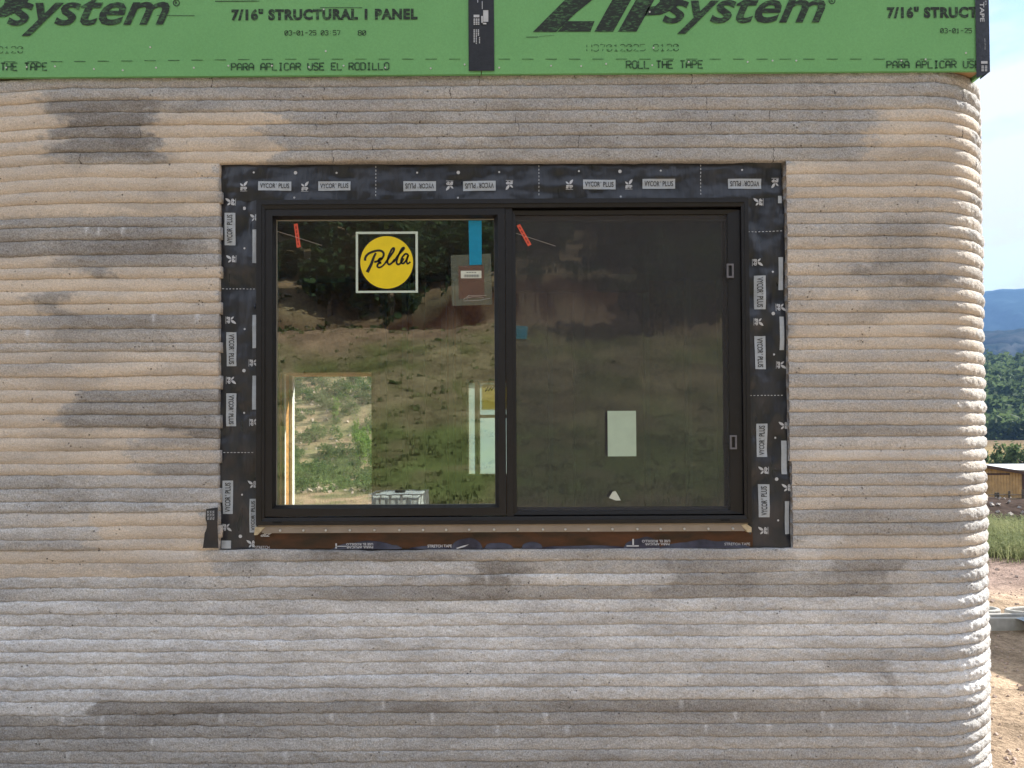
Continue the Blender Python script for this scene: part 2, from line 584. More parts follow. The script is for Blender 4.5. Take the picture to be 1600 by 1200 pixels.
M['fence_wood'] = simple('grey_fence_wood', (0.10, 0.085, 0.07), 0.9, 0.3, 5)
M['mountain'] = None
M['pale_concrete'] = simple('pale_precast_concrete', (0.42, 0.41, 0.39), 0.9, 0.15, 12, 0.4, 90)
M['barrow'] = simple('pale_blue_barrow_steel', (0.27, 0.34, 0.42), 0.45, 0.1, 15)
M['rubber'] = simple('black_rubber', (0.02, 0.02, 0.02), 0.8, 0.2, 20)
M['tote'] = simple('milky_plastic_tank', (0.55, 0.60, 0.60), 0.5, 0.06, 4)
M['galv'] = simple('galvanised_tube', (0.30, 0.31, 0.32), 0.4, 0.1, 20, metal=0.6)
M['stone'] = simple('pinkish_rock', (0.36, 0.28, 0.24), 0.95, 0.25, 2, 0.5, 12)

# ------------------------------------------------------------------ ground and hills
def terrain(x, y):
    x = np.asarray(x, float); y = np.asarray(y, float)
    r = np.hypot(x, y)
    d = -y
    w1 = (fbm(x * 0.05, y * 0.05, 3, 3) - 0.5)
    dd = d + w1 * 12 * sstep(25, 45, d) + 0.05 * x * sstep(20, 60, d)
    zb = np.interp(dd, [0, 6, 9, 12, 20, 26, 31, 38, 52, 66, 70, 71, 74.5, 100, 140, 200, 300, 900],
                   [0, -0.12, -0.42, -0.55, -0.7, -0.35, 0.6, 2.4, 7.2, 12.9, 13.3, 13.5, 17.6, 31, 53, 84, 125, 260])
    zb = zb + (fbm(x * 0.09, y * 0.09, 11, 4) - 0.5) * 3.0 * sstep(30, 90, d)
    zb = zb + (fbm(x * 0.02, y * 0.02, 12, 3) - 0.5) * 16 * sstep(76, 130, d)
    az = np.arctan2(x, np.maximum(y, 1e-3))
    r0 = 95 + 190 * sstep(-0.15, 0.45, az)
    zf = np.interp(r, [0, 12, 15, 22, 40, 60, 80, 110, 160, 260, 2000],
                   [0, 0, -0.1, -0.9, -3.0, -3.6, -3.7, -3.6, -1.6, 1.2, 6])
    zf = np.where(az < 0.1, np.interp(r, [0, 8, 14, 40, 95, 2000], [0, -0.1, -0.9, -3.6, -4.4, -4.4]) * (1 - sstep(-0.1, 0.1, az)) + zf * sstep(-0.1, 0.1, az), zf)
    up = np.maximum(r - r0, 0)
    hill = up * 0.21 * sstep(0, 60, up) * (0.55 + 0.9 * fbm(x * 0.006, y * 0.006, 21, 4))
    top = 62 - 21 * sstep(.1, .4, az)
    hill = np.where(hill > top, top + (hill - top) * 0.10, hill)
    zf = zf + hill + (fbm(x * 0.03, y * 0.03, 22, 3) - 0.5) * 5 * sstep(0, 60, up)
    wgt = sstep(-0.30, 0.02, y / (r + 6))
    z = zb * (1 - wgt) + zf * wgt
    z = z + (fbm(x * 0.9, y * 0.9, 31, 3) - 0.5) * 0.10 * sstep(2.5, 6, r) + (fbm(x * 4, y * 4, 32, 3) - 0.5) * 0.03
    return z


def lerp3(a, b, t):
    return a * (1 - t[:, None]) + np.asarray(b)[None, :] * t[:, None]


def soil(x, y):
    r = np.hypot(x, y); d = -y
    n = fbm(x * 0.12, y * 0.12, 41, 4); n2 = fbm(x * 0.5, y * 0.5, 42, 4); n3 = fbm(x * 0.04, y * 0.04, 43, 3)
    c = np.tile(np.array([0.36, 0.285, 0.222]), (len(x), 1))
    f = (y > -4)
    # in front of and beside the house (looking out past the corner)
    c = lerp3(c, (0.30, 0.235, 0.215), sstep(4.2, 5.2, y) * f)
    c = lerp3(c, (0.075, 0.055, 0.048), sstep(12.5, 13.2, y) * f)
    c = lerp3(c, (0.26, 0.21, 0.10), sstep(24, 30, y + n2 * 4) * f)
    c = lerp3(c, (0.20, 0.17, 0.08), sstep(0.5, 0.6, n) * sstep(24, 30, y) * 0.8 * f)
    c = lerp3(c, (0.30, 0.235, 0.13), sstep(120, 150, r) * f)
    far = sstep(150, 260, r) * f
    c = lerp3(c, (0.17, 0.135, 0.095), far)
    left = f & (np.arctan2(x, np.maximum(y, 1e-3)) < 0.2)
    lf = sstep(20, 60, r) * left
    c = lerp3(c, (0.33, 0.24, 0.175), lf)
    c = lerp3(c, (0.12, 0.13, 0.07), lf * sstep(0.42, 0.56, n2 * 0.5 + n * 0.5) * 0.8)
    # behind the camera (what the glass mirrors)
    b = (y <= -4)
    dd = d + (n - 0.5) * 10
    c = lerp3(c, (0.18, 0.15, 0.105), sstep(14, 20, dd) * b)
    c = lerp3(c, (0.105, 0.135, 0.055), sstep(20, 25, dd) * (1 - sstep(38, 46, dd)) * b * (0.45 + 0.55 * sstep(0.35, 0.6, n2)))
    c = lerp3(c, (0.175, 0.155, 0.10), sstep(40, 47, dd) * b)
    c = lerp3(c, (0.10, 0.115, 0.05), sstep(40, 47, dd) * (1 - sstep(66, 69, d)) * sstep(0.5, 0.62, n2) * b * 0.9)
    c = lerp3(c, (0.20, 0.145, 0.11), sstep(60, 64, dd) * (1 - sstep(70, 71, d)) * b * 0.85)
    bank = sstep(70.2, 71, d + (n2 - 0.5) * 3) * (1 - sstep(75, 78, d + (n - 0.5) * 8)) * b
    c = lerp3(c, (0.05, 0.024, 0.018), bank)  # dark reddish soil, with the road cut's shade painted in as well
    c = lerp3(c, (0.18, 0.135, 0.095), sstep(76, 80, d) * b)
    c = lerp3(c, (0.10, 0.085, 0.05), sstep(0.46, 0.58, n3 * 0.6 + n2 * 0.4) * sstep(76, 80, d) * b * 0.8)
    return c


NA, radii = 520, np.concatenate([[0.0], np.geomspace(1.2, 1900, 200)])
ang = np.linspace(0, 2 * np.pi, NA, endpoint=False)
RR, AA = np.meshgrid(radii, ang, indexing='ij')
GX, GY = (RR * np.sin(AA)).ravel(), (RR * np.cos(AA)).ravel()
GZ = terrain(GX, GY)
ii, jj = np.meshgrid(np.arange(len(radii) - 1), np.arange(NA), indexing='ij')
j2 = (jj + 1) % NA
GF = np.stack([ii * NA + jj, ii * NA + j2, (ii + 1) * NA + j2, (ii + 1) * NA + jj], -1).reshape(-1, 4)
gc = np.concatenate([soil(GX, GY), np.ones((len(GX), 1))], 1)
ground = link('ground', np_mesh('ground', np.stack([GX, GY, GZ], 1), GF, M['ground'], True, {'soil': gc}))
tag(ground, 'bare dirt yard and slopes around the house', kind='structure')


def mountain_mat(name, a, b, sc):
    t = NT(name)
    p = t.pos()
    n = t.noise(p, sc, 6, 0.65)
    n2 = t.noise(p, sc * 5, 5, 0.7)
    c = t.mix(t.ramp(t.math('ADD', t.math('MULTIPLY', n, 0.5), t.math('MULTIPLY', n2, 0.5)), 0.42, 0.58), c4(a), c4(b))
    t.set(t.b, 'Base Color', c)
    t.b.inputs['Roughness'].default_value = 0.95
    t.b.inputs['Specular IOR Level'].default_value = 0.0
    return t.m


def mountain(name, r_in, r_top, r_out, elev_fn, mat, label, na=500, nr=40, seed=0, rough=0.12):
    az = np.linspace(math.radians(-75), math.radians(80), na)
    rr = np.concatenate([np.linspace(r_in, r_top, nr), np.linspace(r_top, r_out, nr // 2)[1:]])
    A, Rr = np.meshgrid(az, rr, indexing='ij')
    X, Y = Rr * np.sin(A), Rr * np.cos(A)
    top = elev_fn(A) * r_top
    t = np.where(Rr <= r_top, (Rr - r_in) / (r_top - r_in), 1 - 0.8 * (Rr - r_top) / (r_out - r_top))
    s = 3.0 / r_top
    ridg = np.abs(fbm(X * s * 6, Y * s * 6, seed, 5) - 0.5) * 2
    Z = -6 + (top + 6) * t ** 0.9 + (0.25 - ridg) * rough * r_top * 0.35 * np.sin(np.clip(t, 0, 1) * np.pi) + (fbm(X * s * 30, Y * s * 30, seed + 3, 3) - 0.5) * r_top * 0.006
    n2 = len(rr)
    i2, j2_ = np.meshgrid(np.arange(na - 1), np.arange(n2 - 1), indexing='ij')
    f = np.stack([i2 * n2 + j2_, (i2 + 1) * n2 + j2_, (i2 + 1) * n2 + j2_ + 1, i2 * n2 + j2_ + 1], -1).reshape(-1, 4)
    o = link(name, np_mesh(name, np.stack([X.ravel(), Y.ravel(), Z.ravel()], 1), f, mat, True))
    return tag(o, label, kind='structure')


mountain('mountain', 900, 1500, 1900,
         lambda a: 0.128 + 0.012 * (fbm(a * 9, a * 0, 5, 4) - 0.5) * 2 - 0.02 * sstep(0.0, 0.25, np.abs(a - 0.62)),
         mountain_mat('rugged_hill_cover', (0.012, 0.024, 0.026), (0.060, 0.064, 0.066), 0.02),
         'rugged blue grey hill with pale rock between trees', seed=51, rough=0.16)
mountain('mountain', 1950, 3000, 3500,
         lambda a: 0.178 - 0.055 * (a - 0.615) + 0.018 * (fbm(a * 7, a * 0, 8, 4) - 0.5) * 2,
         mountain_mat('haze_tinted_forest_cover', (0.022, 0.045, 0.060), (0.040, 0.070, 0.085), 0.006),  # bluish forest tone with some of the air's haze put into the colour
         'long smooth blue mountain on the skyline', seed=61, rough=0.10)

hz = MB()
hz.box(-3600, -1950, -8.5, 3600, 3650, 640)
hm = NT('haze_air')
hm.t.nodes.remove(hm.b)
pv = hm.n('ShaderNodeVolumePrincipled')
pv.inputs['Color'].default_value = (0.24, 0.45, 0.86, 1)
pv.inputs['Density'].default_value = HAZE_DENSITY
hm.set(hm.o, 'Volume', pv.outputs[0])
tag(hz.build('haze', hm.m), 'thin blue air over the valley', kind='stuff')

# ------------------------------------------------------------------ concrete wall printed in layers
# seam heights read at two places along the wall, left (px 250) and right (px 1300)
SL = [116, 135, 154.5, 174, 194.5, 214, 234, 254, 276, 297, 315.7, 336.7, 353.7, 374, 395, 415.5, 434, 453, 473, 492, 512, 533.7, 550, 567,
      587.5, 608.7, 628, 648, 668, 685.5, 705, 724, 743, 763, 784.5, 801, 823, 842, 861, 880, 902, 919.5, 940, 961, 980, 1000.5, 1019,
      1038, 1057.5, 1078, 1099, 1119, 1137, 1156, 1175.5, 1194.5, 1214, 1233.5, 1253, 1272.5, 1292, 1311, 1331, 1350, 1370]
SR = [108.7, 128, 149, 169, 188, 208, 228, 249.8, 270.8, 290.3, 308.1, 329.7, 349.5, 368.5, 388, 408.7, 428.8, 448.1, 468.5, 486.6, 507, 526.8,
      544.9, 564.7, 584.4, 604.5, 624, 643.9, 664.6, 681.8, 702.2, 720.6, 739.5, 758.5, 776.8, 796.4, 816.8, 837.2, 856.7, 875, 894, 913.7,
      934, 955, 975, 994.5, 1013.7, 1033, 1052, 1072.5, 1093, 1112.5, 1132, 1152, 1171, 1189, 1209, 1228.5, 1248, 1267.5, 1287, 1306.5, 1326, 1345, 1365]
NS = len(SL)
zl = np.array([P(250, v, -0.01).z for v in SL]); zr = np.array([P(1300, v, -0.01).z for v in SR])
XL0, XR0 = P(250, 600, 0).x, P(1300, 600, 0).x
RADL, RADR = 0.48, 0.38
XR, XL = 1.934, -2.36                       # outer faces of the side walls
YBACK = 3.53
# plan of the wall face: list of (x, y, nx, ny), walked from the left side wall to the right one
pts = []
for y in np.arange(YBACK, RADL, -0.06): pts.append((XL, y, -1, 0))
for a in np.linspace(0, math.pi / 2, 44): pts.append((XL + RADL - RADL * math.cos(a), RADL - RADL * math.sin(a), -math.cos(a), -math.sin(a)))
xs_front = np.linspace(XL + RADL, XR - RADR, 440)
for x in xs_front[1:-1]: pts.append((x, 0.0, 0, -1))
for a in np.linspace(0, math.pi / 2, 90): pts.append((XR - RADR + RADR * math.sin(a), RADR - RADR * math.cos(a), math.sin(a), -math.cos(a)))
for y in np.arange(RADR + 0.05, YBACK, 0.06): pts.append((XR, y, 1, 0))
PTS = np.array(pts)
seg = np.hypot(np.diff(PTS[:, 0]), np.diff(PTS[:, 1]))
SARC = np.concatenate([[0], np.cumsum(seg)])
i0 = int(np.argmin(np.abs(PTS[:, 0]) + (PTS[:, 1] > 0.01) * 10))
SARC = SARC - SARC[i0] + PTS[i0, 0]          # arc length equal to x along the flat front
SPX = 800 + SARC * F / 2.54                  # matching photo column


def seam_z(i, s):
    t = np.clip((s - XL0) / (XR0 - XL0), -0.4, 1.3)
    z = zl[i] + (zr[i] - zl[i]) * t
    soft = sstep(0.5, -0.9, s)
    z = z + (fbm(s * 1.6 + i * 3.7, s * 0 + i, 71, 3) - 0.5) * (0.006 + 0.007 * soft) + (vn2(s * 55, s * 0 + i, 72) - 0.5) * 0.0016 + (vn2(s * 17, s * 0 + i, 73) - 0.5) * (0.0016 + 0.0018 * sstep(0.5, -0.9, s) + (0.0010 if i > 38 else 0)) + (fbm(s * 5, s * 0 + i, 74, 2) - 0.5) * 0.002 + (vn2(s * 90, s * 0 + i, 75) - 0.5) * (0.0022 if i > 38 else 0.0006)
    z = z - 0.020 * sstep(-1.60, -2.05, s) * sstep(600, 150, np.full_like(s, SL[i]))
    return z


# (x0, x1, y0, y1, channel 0 tan / 1 dark / 2 white, amount)
PATCH = [
    (-200, 85, 143, 260, 0, 0.9), (240, 420, 172, 262, 0, 0.95), (75, 235, 150, 245, 1, 0.75), (420, 1340, 112, 250, 1, 0.16),
    (280, 340, 150, 172, 1, 0.3), (1370, 1560, 165, 252, 0, 0.75), (-200, 345, 255, 332, 0, 0.9), (1222, 1560, 250, 312, 0, 0.85),
    (0, 340, 335, 395, 1, 0.45), (90, 300, 375, 420, 1, 0.35), (-200, 120, 395, 420, 0, 0.7), (-200, 345, 415, 492, 0, 0.85), (130, 165, 415, 435, 1, 0.7),
    (60, 110, 455, 500, 1, 0.6), (-200, 345, 492, 552, 0, 0.35), (80, 250, 492, 545, 1, 0.35), (-200, 345, 550, 608, 0, 0.7),
    (-200, 110, 608, 670, 0, 0.9), (110, 345, 608, 672, 1, 0.55), (190, 265, 668, 688, 0, 1.0), (265, 345, 668, 688, 1, 0.6), (-200, 200, 670, 745, 0, 0.85),
    (200, 345, 688, 745, 0, 0.4), (240, 345, 724, 745, 1, 0.5), (-200, 345, 745, 805, 2, 0.22), (-200, 100, 745, 765, 1, 0.45), (40, 150, 763, 802, 1, 0.4),
    (150, 345, 802, 870, 0, 0.9), (-200, 150, 802, 880, 0, 0.3), (-200, 150, 802, 842, 2, 0.3), (-200, 330, 860, 905, 0, 0.65),
    (1222, 1540, 312, 345, 0, 0.45), (1222, 1540, 345, 450, 0, 0.42), (1370, 1470, 340, 480, 1, 0.38), (1340, 1370, 408, 430, 1, 0.6), (1222, 1560, 450, 548, 0, 0.62),
    (1222, 1560, 548, 585, 0, 0.35), (1222, 1560, 585, 685, 0, 0.32), (1222, 1500, 664, 682, 1, 0.35), (1222, 1560, 682, 722, 0, 0.55), (1222, 1560, 682, 722, 2, 0.28),
    (1222, 1560, 722, 800, 0, 0.38), (1222, 1560, 797, 840, 1, 0.14), (1250, 1560, 837, 875, 0, 0.45),
    (1265, 1310, 837, 858, 2, 0.6), (230, 330, 860, 880, 2, 0.3),
    (470, 560, 857, 878, 1, 0.45), (560, 705, 857, 880, 1, 0.5), (400, 440, 857, 880, 1, 0.35), (735, 825, 878, 938, 1, 0.6), (400, 735, 878, 912, 2, 0.4), (330, 735, 915, 937, 1, 0.32),
    (820, 1042, 896, 915, 2, 0.6), (825, 1000, 915, 935, 1, 0.35), (1042, 1200, 878, 937, 1, 0.5), (1200, 1300, 900, 940, 1, 0.3), (1300, 1410, 872, 940, 1, 0.55), (1240, 1300, 858, 900, 2, 0.4),
    (-200, 1560, 936, 1020, 2, 0.78), (-200, 1300, 1015, 1060, 2, 0.60), (-200, 640, 980, 1060, 2, 0.80), (-200, 150, 1000, 1120, 2, 1.3), (690, 880, 1000, 1045, 2, 1.2), (-200, 500, 900, 940, 2, 0.35), (-200, 55, 1000, 1120, 2, 0.75), (40, 140, 1035, 1060, 2, 0.8), (0, 60, 1000, 1020, 1, 0.2),
    (735, 860, 1015, 1045, 2, 0.8), (470, 560, 1040, 1060, 2, 0.35), (-200, 1300, 1056, 1097, 2, 0.55), (60, 700, 1056, 1078, 2, 0.75), (50, 190, 1078, 1097, 1, 0.3),
    (1285, 1365, 1056, 1076, 2, 1.5), (1275, 1380, 1075, 1095, 2, 1.3), (1395, 1580, 1030, 1096, 2, 1.25), (1100, 1285, 1035, 1075, 1, 0.22),
    (-200, 1380, 1097, 1118, 1, 0.46), (-200, 1300, 1116, 1157, 1, 0.25), (90, 140, 1099, 1113, 1, 0.35), (220, 360, 1100, 1140, 1, 0.30), (620, 740, 1100, 1120, 1, 0.3), (870, 1210, 1097, 1116, 1, 0.25),
    (-200, 250, 1137, 1180, 1, 0.25), (250, 1500, 1156, 1178, 2, 0.18), (-200, 1500, 1178, 1400, 1, 0.15), (1400, 1600, 880, 1020, 2, 0.35), (1400, 1600, 1096, 1400, 2, 0.15),
]
DRIPS = [(139, 1107), (102, 1122), (163, 1127), (164, 1146), (347, 1127), (598, 1108), (518, 1128), (674, 1128), (775, 1146), (850, 1126), (883, 1143), (1144, 1126),
         (1098, 1147), (1195, 1146), (1280, 1121), (1292, 1140), (1410, 1118), (1391, 1142), (1335, 1105), (155, 1088), (240, 1085), (446, 1186), (110, 1180), (1428, 1178),
         (155, 366), (192, 362), (135, 362), (308, 502), (240, 505), (42, 520), (760, 908), (1060, 1100), (240, 1160)]
LPROF = np.array([0, .025, .06, .12, .22, .36, .5, .64, .78, .88, .94, .975, 1.0])


def layer(i, k0, k1, parent):
    """one printed bead between seams i (top) and i+1 (bottom) over plan points k0..k1"""
    pl = PTS[k0:k1 + 1]; s = SARC[k0:k1 + 1]; px = SPX[k0:k1 + 1]
    zt, zb = seam_z(i, s), seam_z(i + 1, s)
    n, m = len(s), len(LPROF)
    yc = (SL[i] + SL[i + 1]) / 2 + ((SR[i] + SR[i + 1]) - (SL[i] + SL[i + 1])) / 2 * np.clip((px - 250) / 1050, -.3, 1.3)
    # stains, laid out on the wall face and broken up by noise; they mostly keep to a bead
    S2 = np.repeat(s[:, None], m, 1); PX2 = np.repeat(px[:, None], m, 1)
    hy = (SL[i + 1] - SL[i])
    Y2 = yc[:, None] + (LPROF[None, :] - 0.5) * hy * 0.45
    ZN = LPROF[None, :] * 0.047 + 0 * S2
    w1 = (fbm(S2 * 6, ZN * 30 + i * 1.37, 81, 3) - 0.5) * 75 + (vn2(S2 * 0 + i * 5.3, S2 * 0, 80) - .5) * 34
    w2 = (fbm(S2 * 38, ZN * 60 + i * 2.9, 79, 3) - 0.5) * 46
    PXW = PX2 + w1 + w2
    ch = [np.zeros((n, m)), np.zeros((n, m)), np.zeros((n, m))]
    ymid = (SL[i] + SL[i + 1]) / 2
    for (x0, x1, y0, y1, c, a) in PATCH:
        if y1 < ymid - 32 or y0 > ymid + 32: continue
        e = 18 if c == 1 else 13
        w = sstep(x0 - e, x0 + e, PXW) * (1 - sstep(x1 - e, x1 + e, PXW)) * sstep(y0 - 8, y0 + 7, Y2 + w2 * .12) * (1 - sstep(y1 - 7, y1 + 8, Y2 + w2 * .12))
        ch[c] = np.maximum(ch[c], a * w) if c != 1 else ch[c] + a * w
    lown = fbm(S2 * 2.3 + i * 9.1, ZN * 14 + i * 2.2, 82, 4)
    yc2 = yc[:, None]
    ch[0] = np.clip(ch[0] + (lown - 0.5) * 0.9 + 0.05, 0, 1)
    ch[0] = ch[0] * (1 - np.clip(ch[1] * 1.1, 0, 0.8)) * np.where(yc2 > 930, 0.35, 1)
    ch[1] = np.clip(ch[1] * (0.45 + 1.1 * fbm(S2 * 7, ZN * 40 + i * 4.4, 83, 3)) + 0.34 * sstep(0.60, 0.78, fbm(S2 * 3.1 + i, ZN * 8 + i * .31, 90, 4)), 0, 1)
    ch[2] = np.clip(ch[2] * (0.25 + 1.5 * fbm(S2 * 8, ZN * 40 + i * 3.3, 84, 4)), 0, 1)
    tan, dark, white = ch
    # t runs 0 top .. 1 bottom; tan and dark increase towards the lower lip, white drops
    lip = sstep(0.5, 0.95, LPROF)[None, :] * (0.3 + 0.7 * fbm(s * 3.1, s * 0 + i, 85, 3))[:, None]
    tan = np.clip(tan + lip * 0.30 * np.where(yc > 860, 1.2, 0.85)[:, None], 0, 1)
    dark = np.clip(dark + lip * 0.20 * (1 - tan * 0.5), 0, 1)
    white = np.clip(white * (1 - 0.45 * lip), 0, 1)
    ztop = zt[:, None]; zz = ztop + (zb - zt)[:, None] * LPROF[None, :]
    for (dx, dy) in DRIPS:
        if abs(dy - (SL[i] + SL[i + 1]) / 2 + (6 * (dx - 250) / 1050)) < 10:
            white = np.maximum(white, (np.exp(-((px - dx) / 2.6) ** 2) * 0.85)[:, None] * sstep(1.05, 0.2, LPROF)[None, :])
    # relief: bulge, sag, roughness
    soft = np.clip(ch[0].mean(1) * 1.2, 0, 1)
    A = 0.0070 + 0.003 * (fbm(s * 1.1, s * 0 + i * 5, 86, 2) - 0.5) + 0.002 * soft
    q = 6.0 - 3.0 * soft
    A = A * (1 - 0.3 * soft)
    if i > 38: A = A * (0.95 if i in (48, 49) else 0.66)
    q = np.where(px < 345, q * 0.85, q)
    cw = sstep(1400, 1500, px); q = q * (1 - cw) + 2.7 * cw; A = A * (1 - cw) + 0.0095 * cw
    bulge = A[:, None] * (1 - np.abs(2 * LPROF[None, :] ** 1.06 - 1) ** q[:, None])
    base = (fbm(s * 0.8 + i * 7.7, s * 0, 87, 2) - 0.5) * 0.006 + ((i * 7919) % 11 / 11 - 0.5) * 0.003
    rough = (1 - soft)[:, None] * 0.0034 + 0.0012
    SS = np.repeat(s[:, None], m, 1)
    gr = (vn2(SS * 120, zz * 160, 88) - 0.5) + (vn2(SS * 45, zz * 70, 89) - 0.5) * 0.8
    off = bulge + base[:, None] + gr * rough * (1 + 0.25 * sstep(1380, 1450, px))[:, None]
    off[:, 0] = np.minimum(off[:, 0], 0.001); off[:, -1] = np.minimum(off[:, -1], 0.001)
    X = pl[:, 0:1] + pl[:, 2:3] * off; Y = pl[:, 1:2] + pl[:, 3:4] * off
    V = np.stack([X, Y, zz], -1)
    D = 0.09
    bt = np.stack([pl[:, 0] - pl[:, 2] * D, pl[:, 1] - pl[:, 3] * D, zt], -1)[:, None, :]
    bb = np.stack([pl[:, 0] - pl[:, 2] * D, pl[:, 1] - pl[:, 3] * D, zb], -1)[:, None, :]
    V = np.concatenate([V, bb, bt], 1)
    mm = m + 2
    a_, b_ = np.meshgrid(np.arange(n - 1), np.arange(mm), indexing='ij')
    b2 = (b_ + 1) % mm
    f = np.stack([a_ * mm + b_, a_ * mm + b2, (a_ + 1) * mm + b2, (a_ + 1) * mm + b_], -1).reshape(-1, 4)
    fc = []
    for e in (0, n - 1):                    # end caps as quad strips
        for k in range(m // 2):
            q4 = [e * mm + k, e * mm + k + 1, e * mm + m - 2 - k, e * mm + m - 1 - k]
            if len(set(q4)) == 4: fc.append(q4)
        fc.append([e * mm, e * mm + m - 1, e * mm + m, e * mm + m + 1])
    f = np.concatenate([f, np.array(fc)])
    col = np.zeros((n, mm, 4)); col[..., 3] = (i * 0.6180339) % 1
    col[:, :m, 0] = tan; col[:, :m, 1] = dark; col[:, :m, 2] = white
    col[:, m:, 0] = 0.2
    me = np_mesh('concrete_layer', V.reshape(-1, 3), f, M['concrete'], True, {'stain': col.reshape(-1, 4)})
    return link('concrete_layer', me, parent)


wall = thing('concrete_wall', 'long wall of stacked printed concrete layers with a rounded corner', 'wall')
x_ol = P(343, 550, 0).x; x_or = P(1229, 550, 0).x
kl = int(np.searchsorted(SARC, x_ol)); kr = int(np.searchsorted(SARC, x_or))
KN = len(SARC) - 1
for i in range(NS - 1):
    if i < 7 or i >= 38:
        layer(i, 0, KN, wall)
    else:
        jl = -1 if i % 3 else 0
        layer(i, 0, kl + jl, wall); layer(i, kr + (1 if i > 30 else 0), KN, wall)
# poured core behind the beads (hollow of the wall), cut for the opening
OR_ = R(343, 256, 1232, 857, 0.0)
WB, WT = zl[-1], zl[0] + 0.01
mb = MB()
mb.box(XL + RADL, 0.085, WB, OR_[0] - 0.01, 0.22, WT)
mb.box(OR_[2] + 0.01, 0.085, WB, XR - RADR, 0.22, WT)
mb.box(OR_[0] - 0.01, 0.085, WB, OR_[2] + 0.01, 0.22, OR_[1])
mb.box(OR_[0] - 0.01, 0.085, OR_[3] + 0.02, OR_[2] + 0.01, 0.22, WT)
mb.box(XL + 0.085, RADL, WB, XL + 0.2, YBACK, WT); mb.box(XR - 0.2, RADR, WB, XR - 0.085, YBACK, WT)
mb.build('wall_core', M['core'], wall)
# lintel strip under the header bead
lr = R(345, 250, 1222, 255.5, 0.02)
mb = MB(); mb.box(lr[0], 0.008, lr[1] + 0.002, lr[2], 0.085, lr[3]); mb.build('lintel_board', M['soffit'], wall)

# ------------------------------------------------------------------ lettering
STROKE = {
    'A': [[(0, 0), (0, 5), (1, 7), (2, 7), (3, 5), (3, 0)], [(0, 3), (3, 3)]], 'C': [[(3, 6), (2, 7), (1, 7), (0, 6), (0, 1), (1, 0), (2, 0), (3, 1)]],
    'D': [[(0, 0), (0, 7), (2, 7), (3, 6), (3, 1), (2, 0), (0, 0)]], 'E': [[(3, 7), (0, 7), (0, 0), (3, 0)], [(0, 3.6), (2.4, 3.6)]],
    'H': [[(0, 0), (0, 7)], [(3, 0), (3, 7)], [(0, 3.5), (3, 3.5)]], 'I': [[(1.5, 0), (1.5, 7)], [(.6, 0), (2.4, 0)], [(.6, 7), (2.4, 7)]],
    'L': [[(0, 7), (0, 0), (3, 0)]], 'O': [[(0, 1), (0, 6), (1, 7), (2, 7), (3, 6), (3, 1), (2, 0), (1, 0), (0, 1)]],
    'P': [[(0, 0), (0, 7), (2, 7), (3, 6), (3, 4.5), (2, 3.5), (0, 3.5)]], 'R': [[(0, 0), (0, 7), (2, 7), (3, 6), (3, 4.5), (2, 3.5), (0, 3.5)], [(1.5, 3.5), (3, 0)]],
    'S': [[(3, 6), (2, 7), (1, 7), (0, 6), (0, 4.6), (1, 3.6), (2, 3.4), (3, 2.4), (3, 1), (2, 0), (1, 0), (0, 1)]], 'T': [[(1.5, 0), (1.5, 7)], [(0, 7), (3, 7)]],
    'U': [[(0, 7), (0, 1), (1, 0), (2, 0), (3, 1), (3, 7)]], '0': [[(0, 1), (0, 6), (1, 7), (2, 7), (3, 6), (3, 1), (2, 0), (1, 0), (0, 1)], [(.4, 1.2), (2.6, 5.8)]],
    '1': [[(.5, 5.6), (1.5, 7), (1.5, 0)], [(.5, 0), (2.5, 0)]], '2': [[(0, 6), (1, 7), (2, 7), (3, 6), (3, 4.6), (0, 0), (3, 0)]],
    '3': [[(0, 6.4), (1, 7), (2, 7), (3, 6), (3, 4.4), (1.4, 3.6), (3, 2.6), (3, 1), (2, 0), (1, 0), (0, .6)]], '5': [[(3, 7), (0, 7), (0, 4), (2, 4.2), (3, 3), (3, 1), (2, 0), (0, .3)]],
    '6': [[(3, 6.4), (2, 7), (1, 7), (0, 5.6), (0, 1), (1, 0), (2, 0), (3, 1), (3, 2.8), (2, 3.8), (0, 3.2)]], '7': [[(0, 7), (3, 7), (1.2, 0)]],
    '8': [[(1, 3.6), (0, 4.6), (0, 6), (1, 7), (2, 7), (3, 6), (3, 4.6), (2, 3.6), (1, 3.6), (0, 2.6), (0, 1), (1, 0), (2, 0), (3, 1), (3, 2.6), (2, 3.6)]],
    '-': [[(.3, 3.5), (2.7, 3.5)]], ':': [[(1.5, 1.5), (1.5, 2.3)], [(1.5, 4.6), (1.5, 5.4)]], ' ': [],
}


def poly_band(mb, pts, w, y=0.0):
    """flat ribbon along a 2-D polyline; w a width or a list of widths"""
    p = [Vector((a, b)) for a, b in pts]
    n = len(p)
    w = w if isinstance(w, (list, tuple)) else [w] * n
    l = []; r = []
    for k in range(n):
        d = (p[min(k + 1, n - 1)] - p[max(k - 1, 0)])
        d = d.normalized() if d.length > 1e-9 else Vector((1, 0))
        nn = Vector((-d.y, d.x)) * w[k] / 2
        l.append(p[k] + nn); r.append(p[k] - nn)
    vs = [(q.x, y, q.y) for q in l] + [(q.x, y, q.y) for q in r]
    mb.add(vs, [(k, n + k, n + k + 1, k + 1) for k in range(n - 1)])


def stroke_text(mb, text, x0, z0, x1, z1, th, y):
    cw = (x1 - x0) / (len(text) - 0.25); sx = cw * 0.75 / 3; sz = (z1 - z0) / 7
    for k, chh in enumerate(text):
        for st in STROKE.get(chh, []):
            poly_band(mb, [(x0 + k * cw + a * sx, z0 + b * sz) for a, b in st], th, y)


_tc = {}


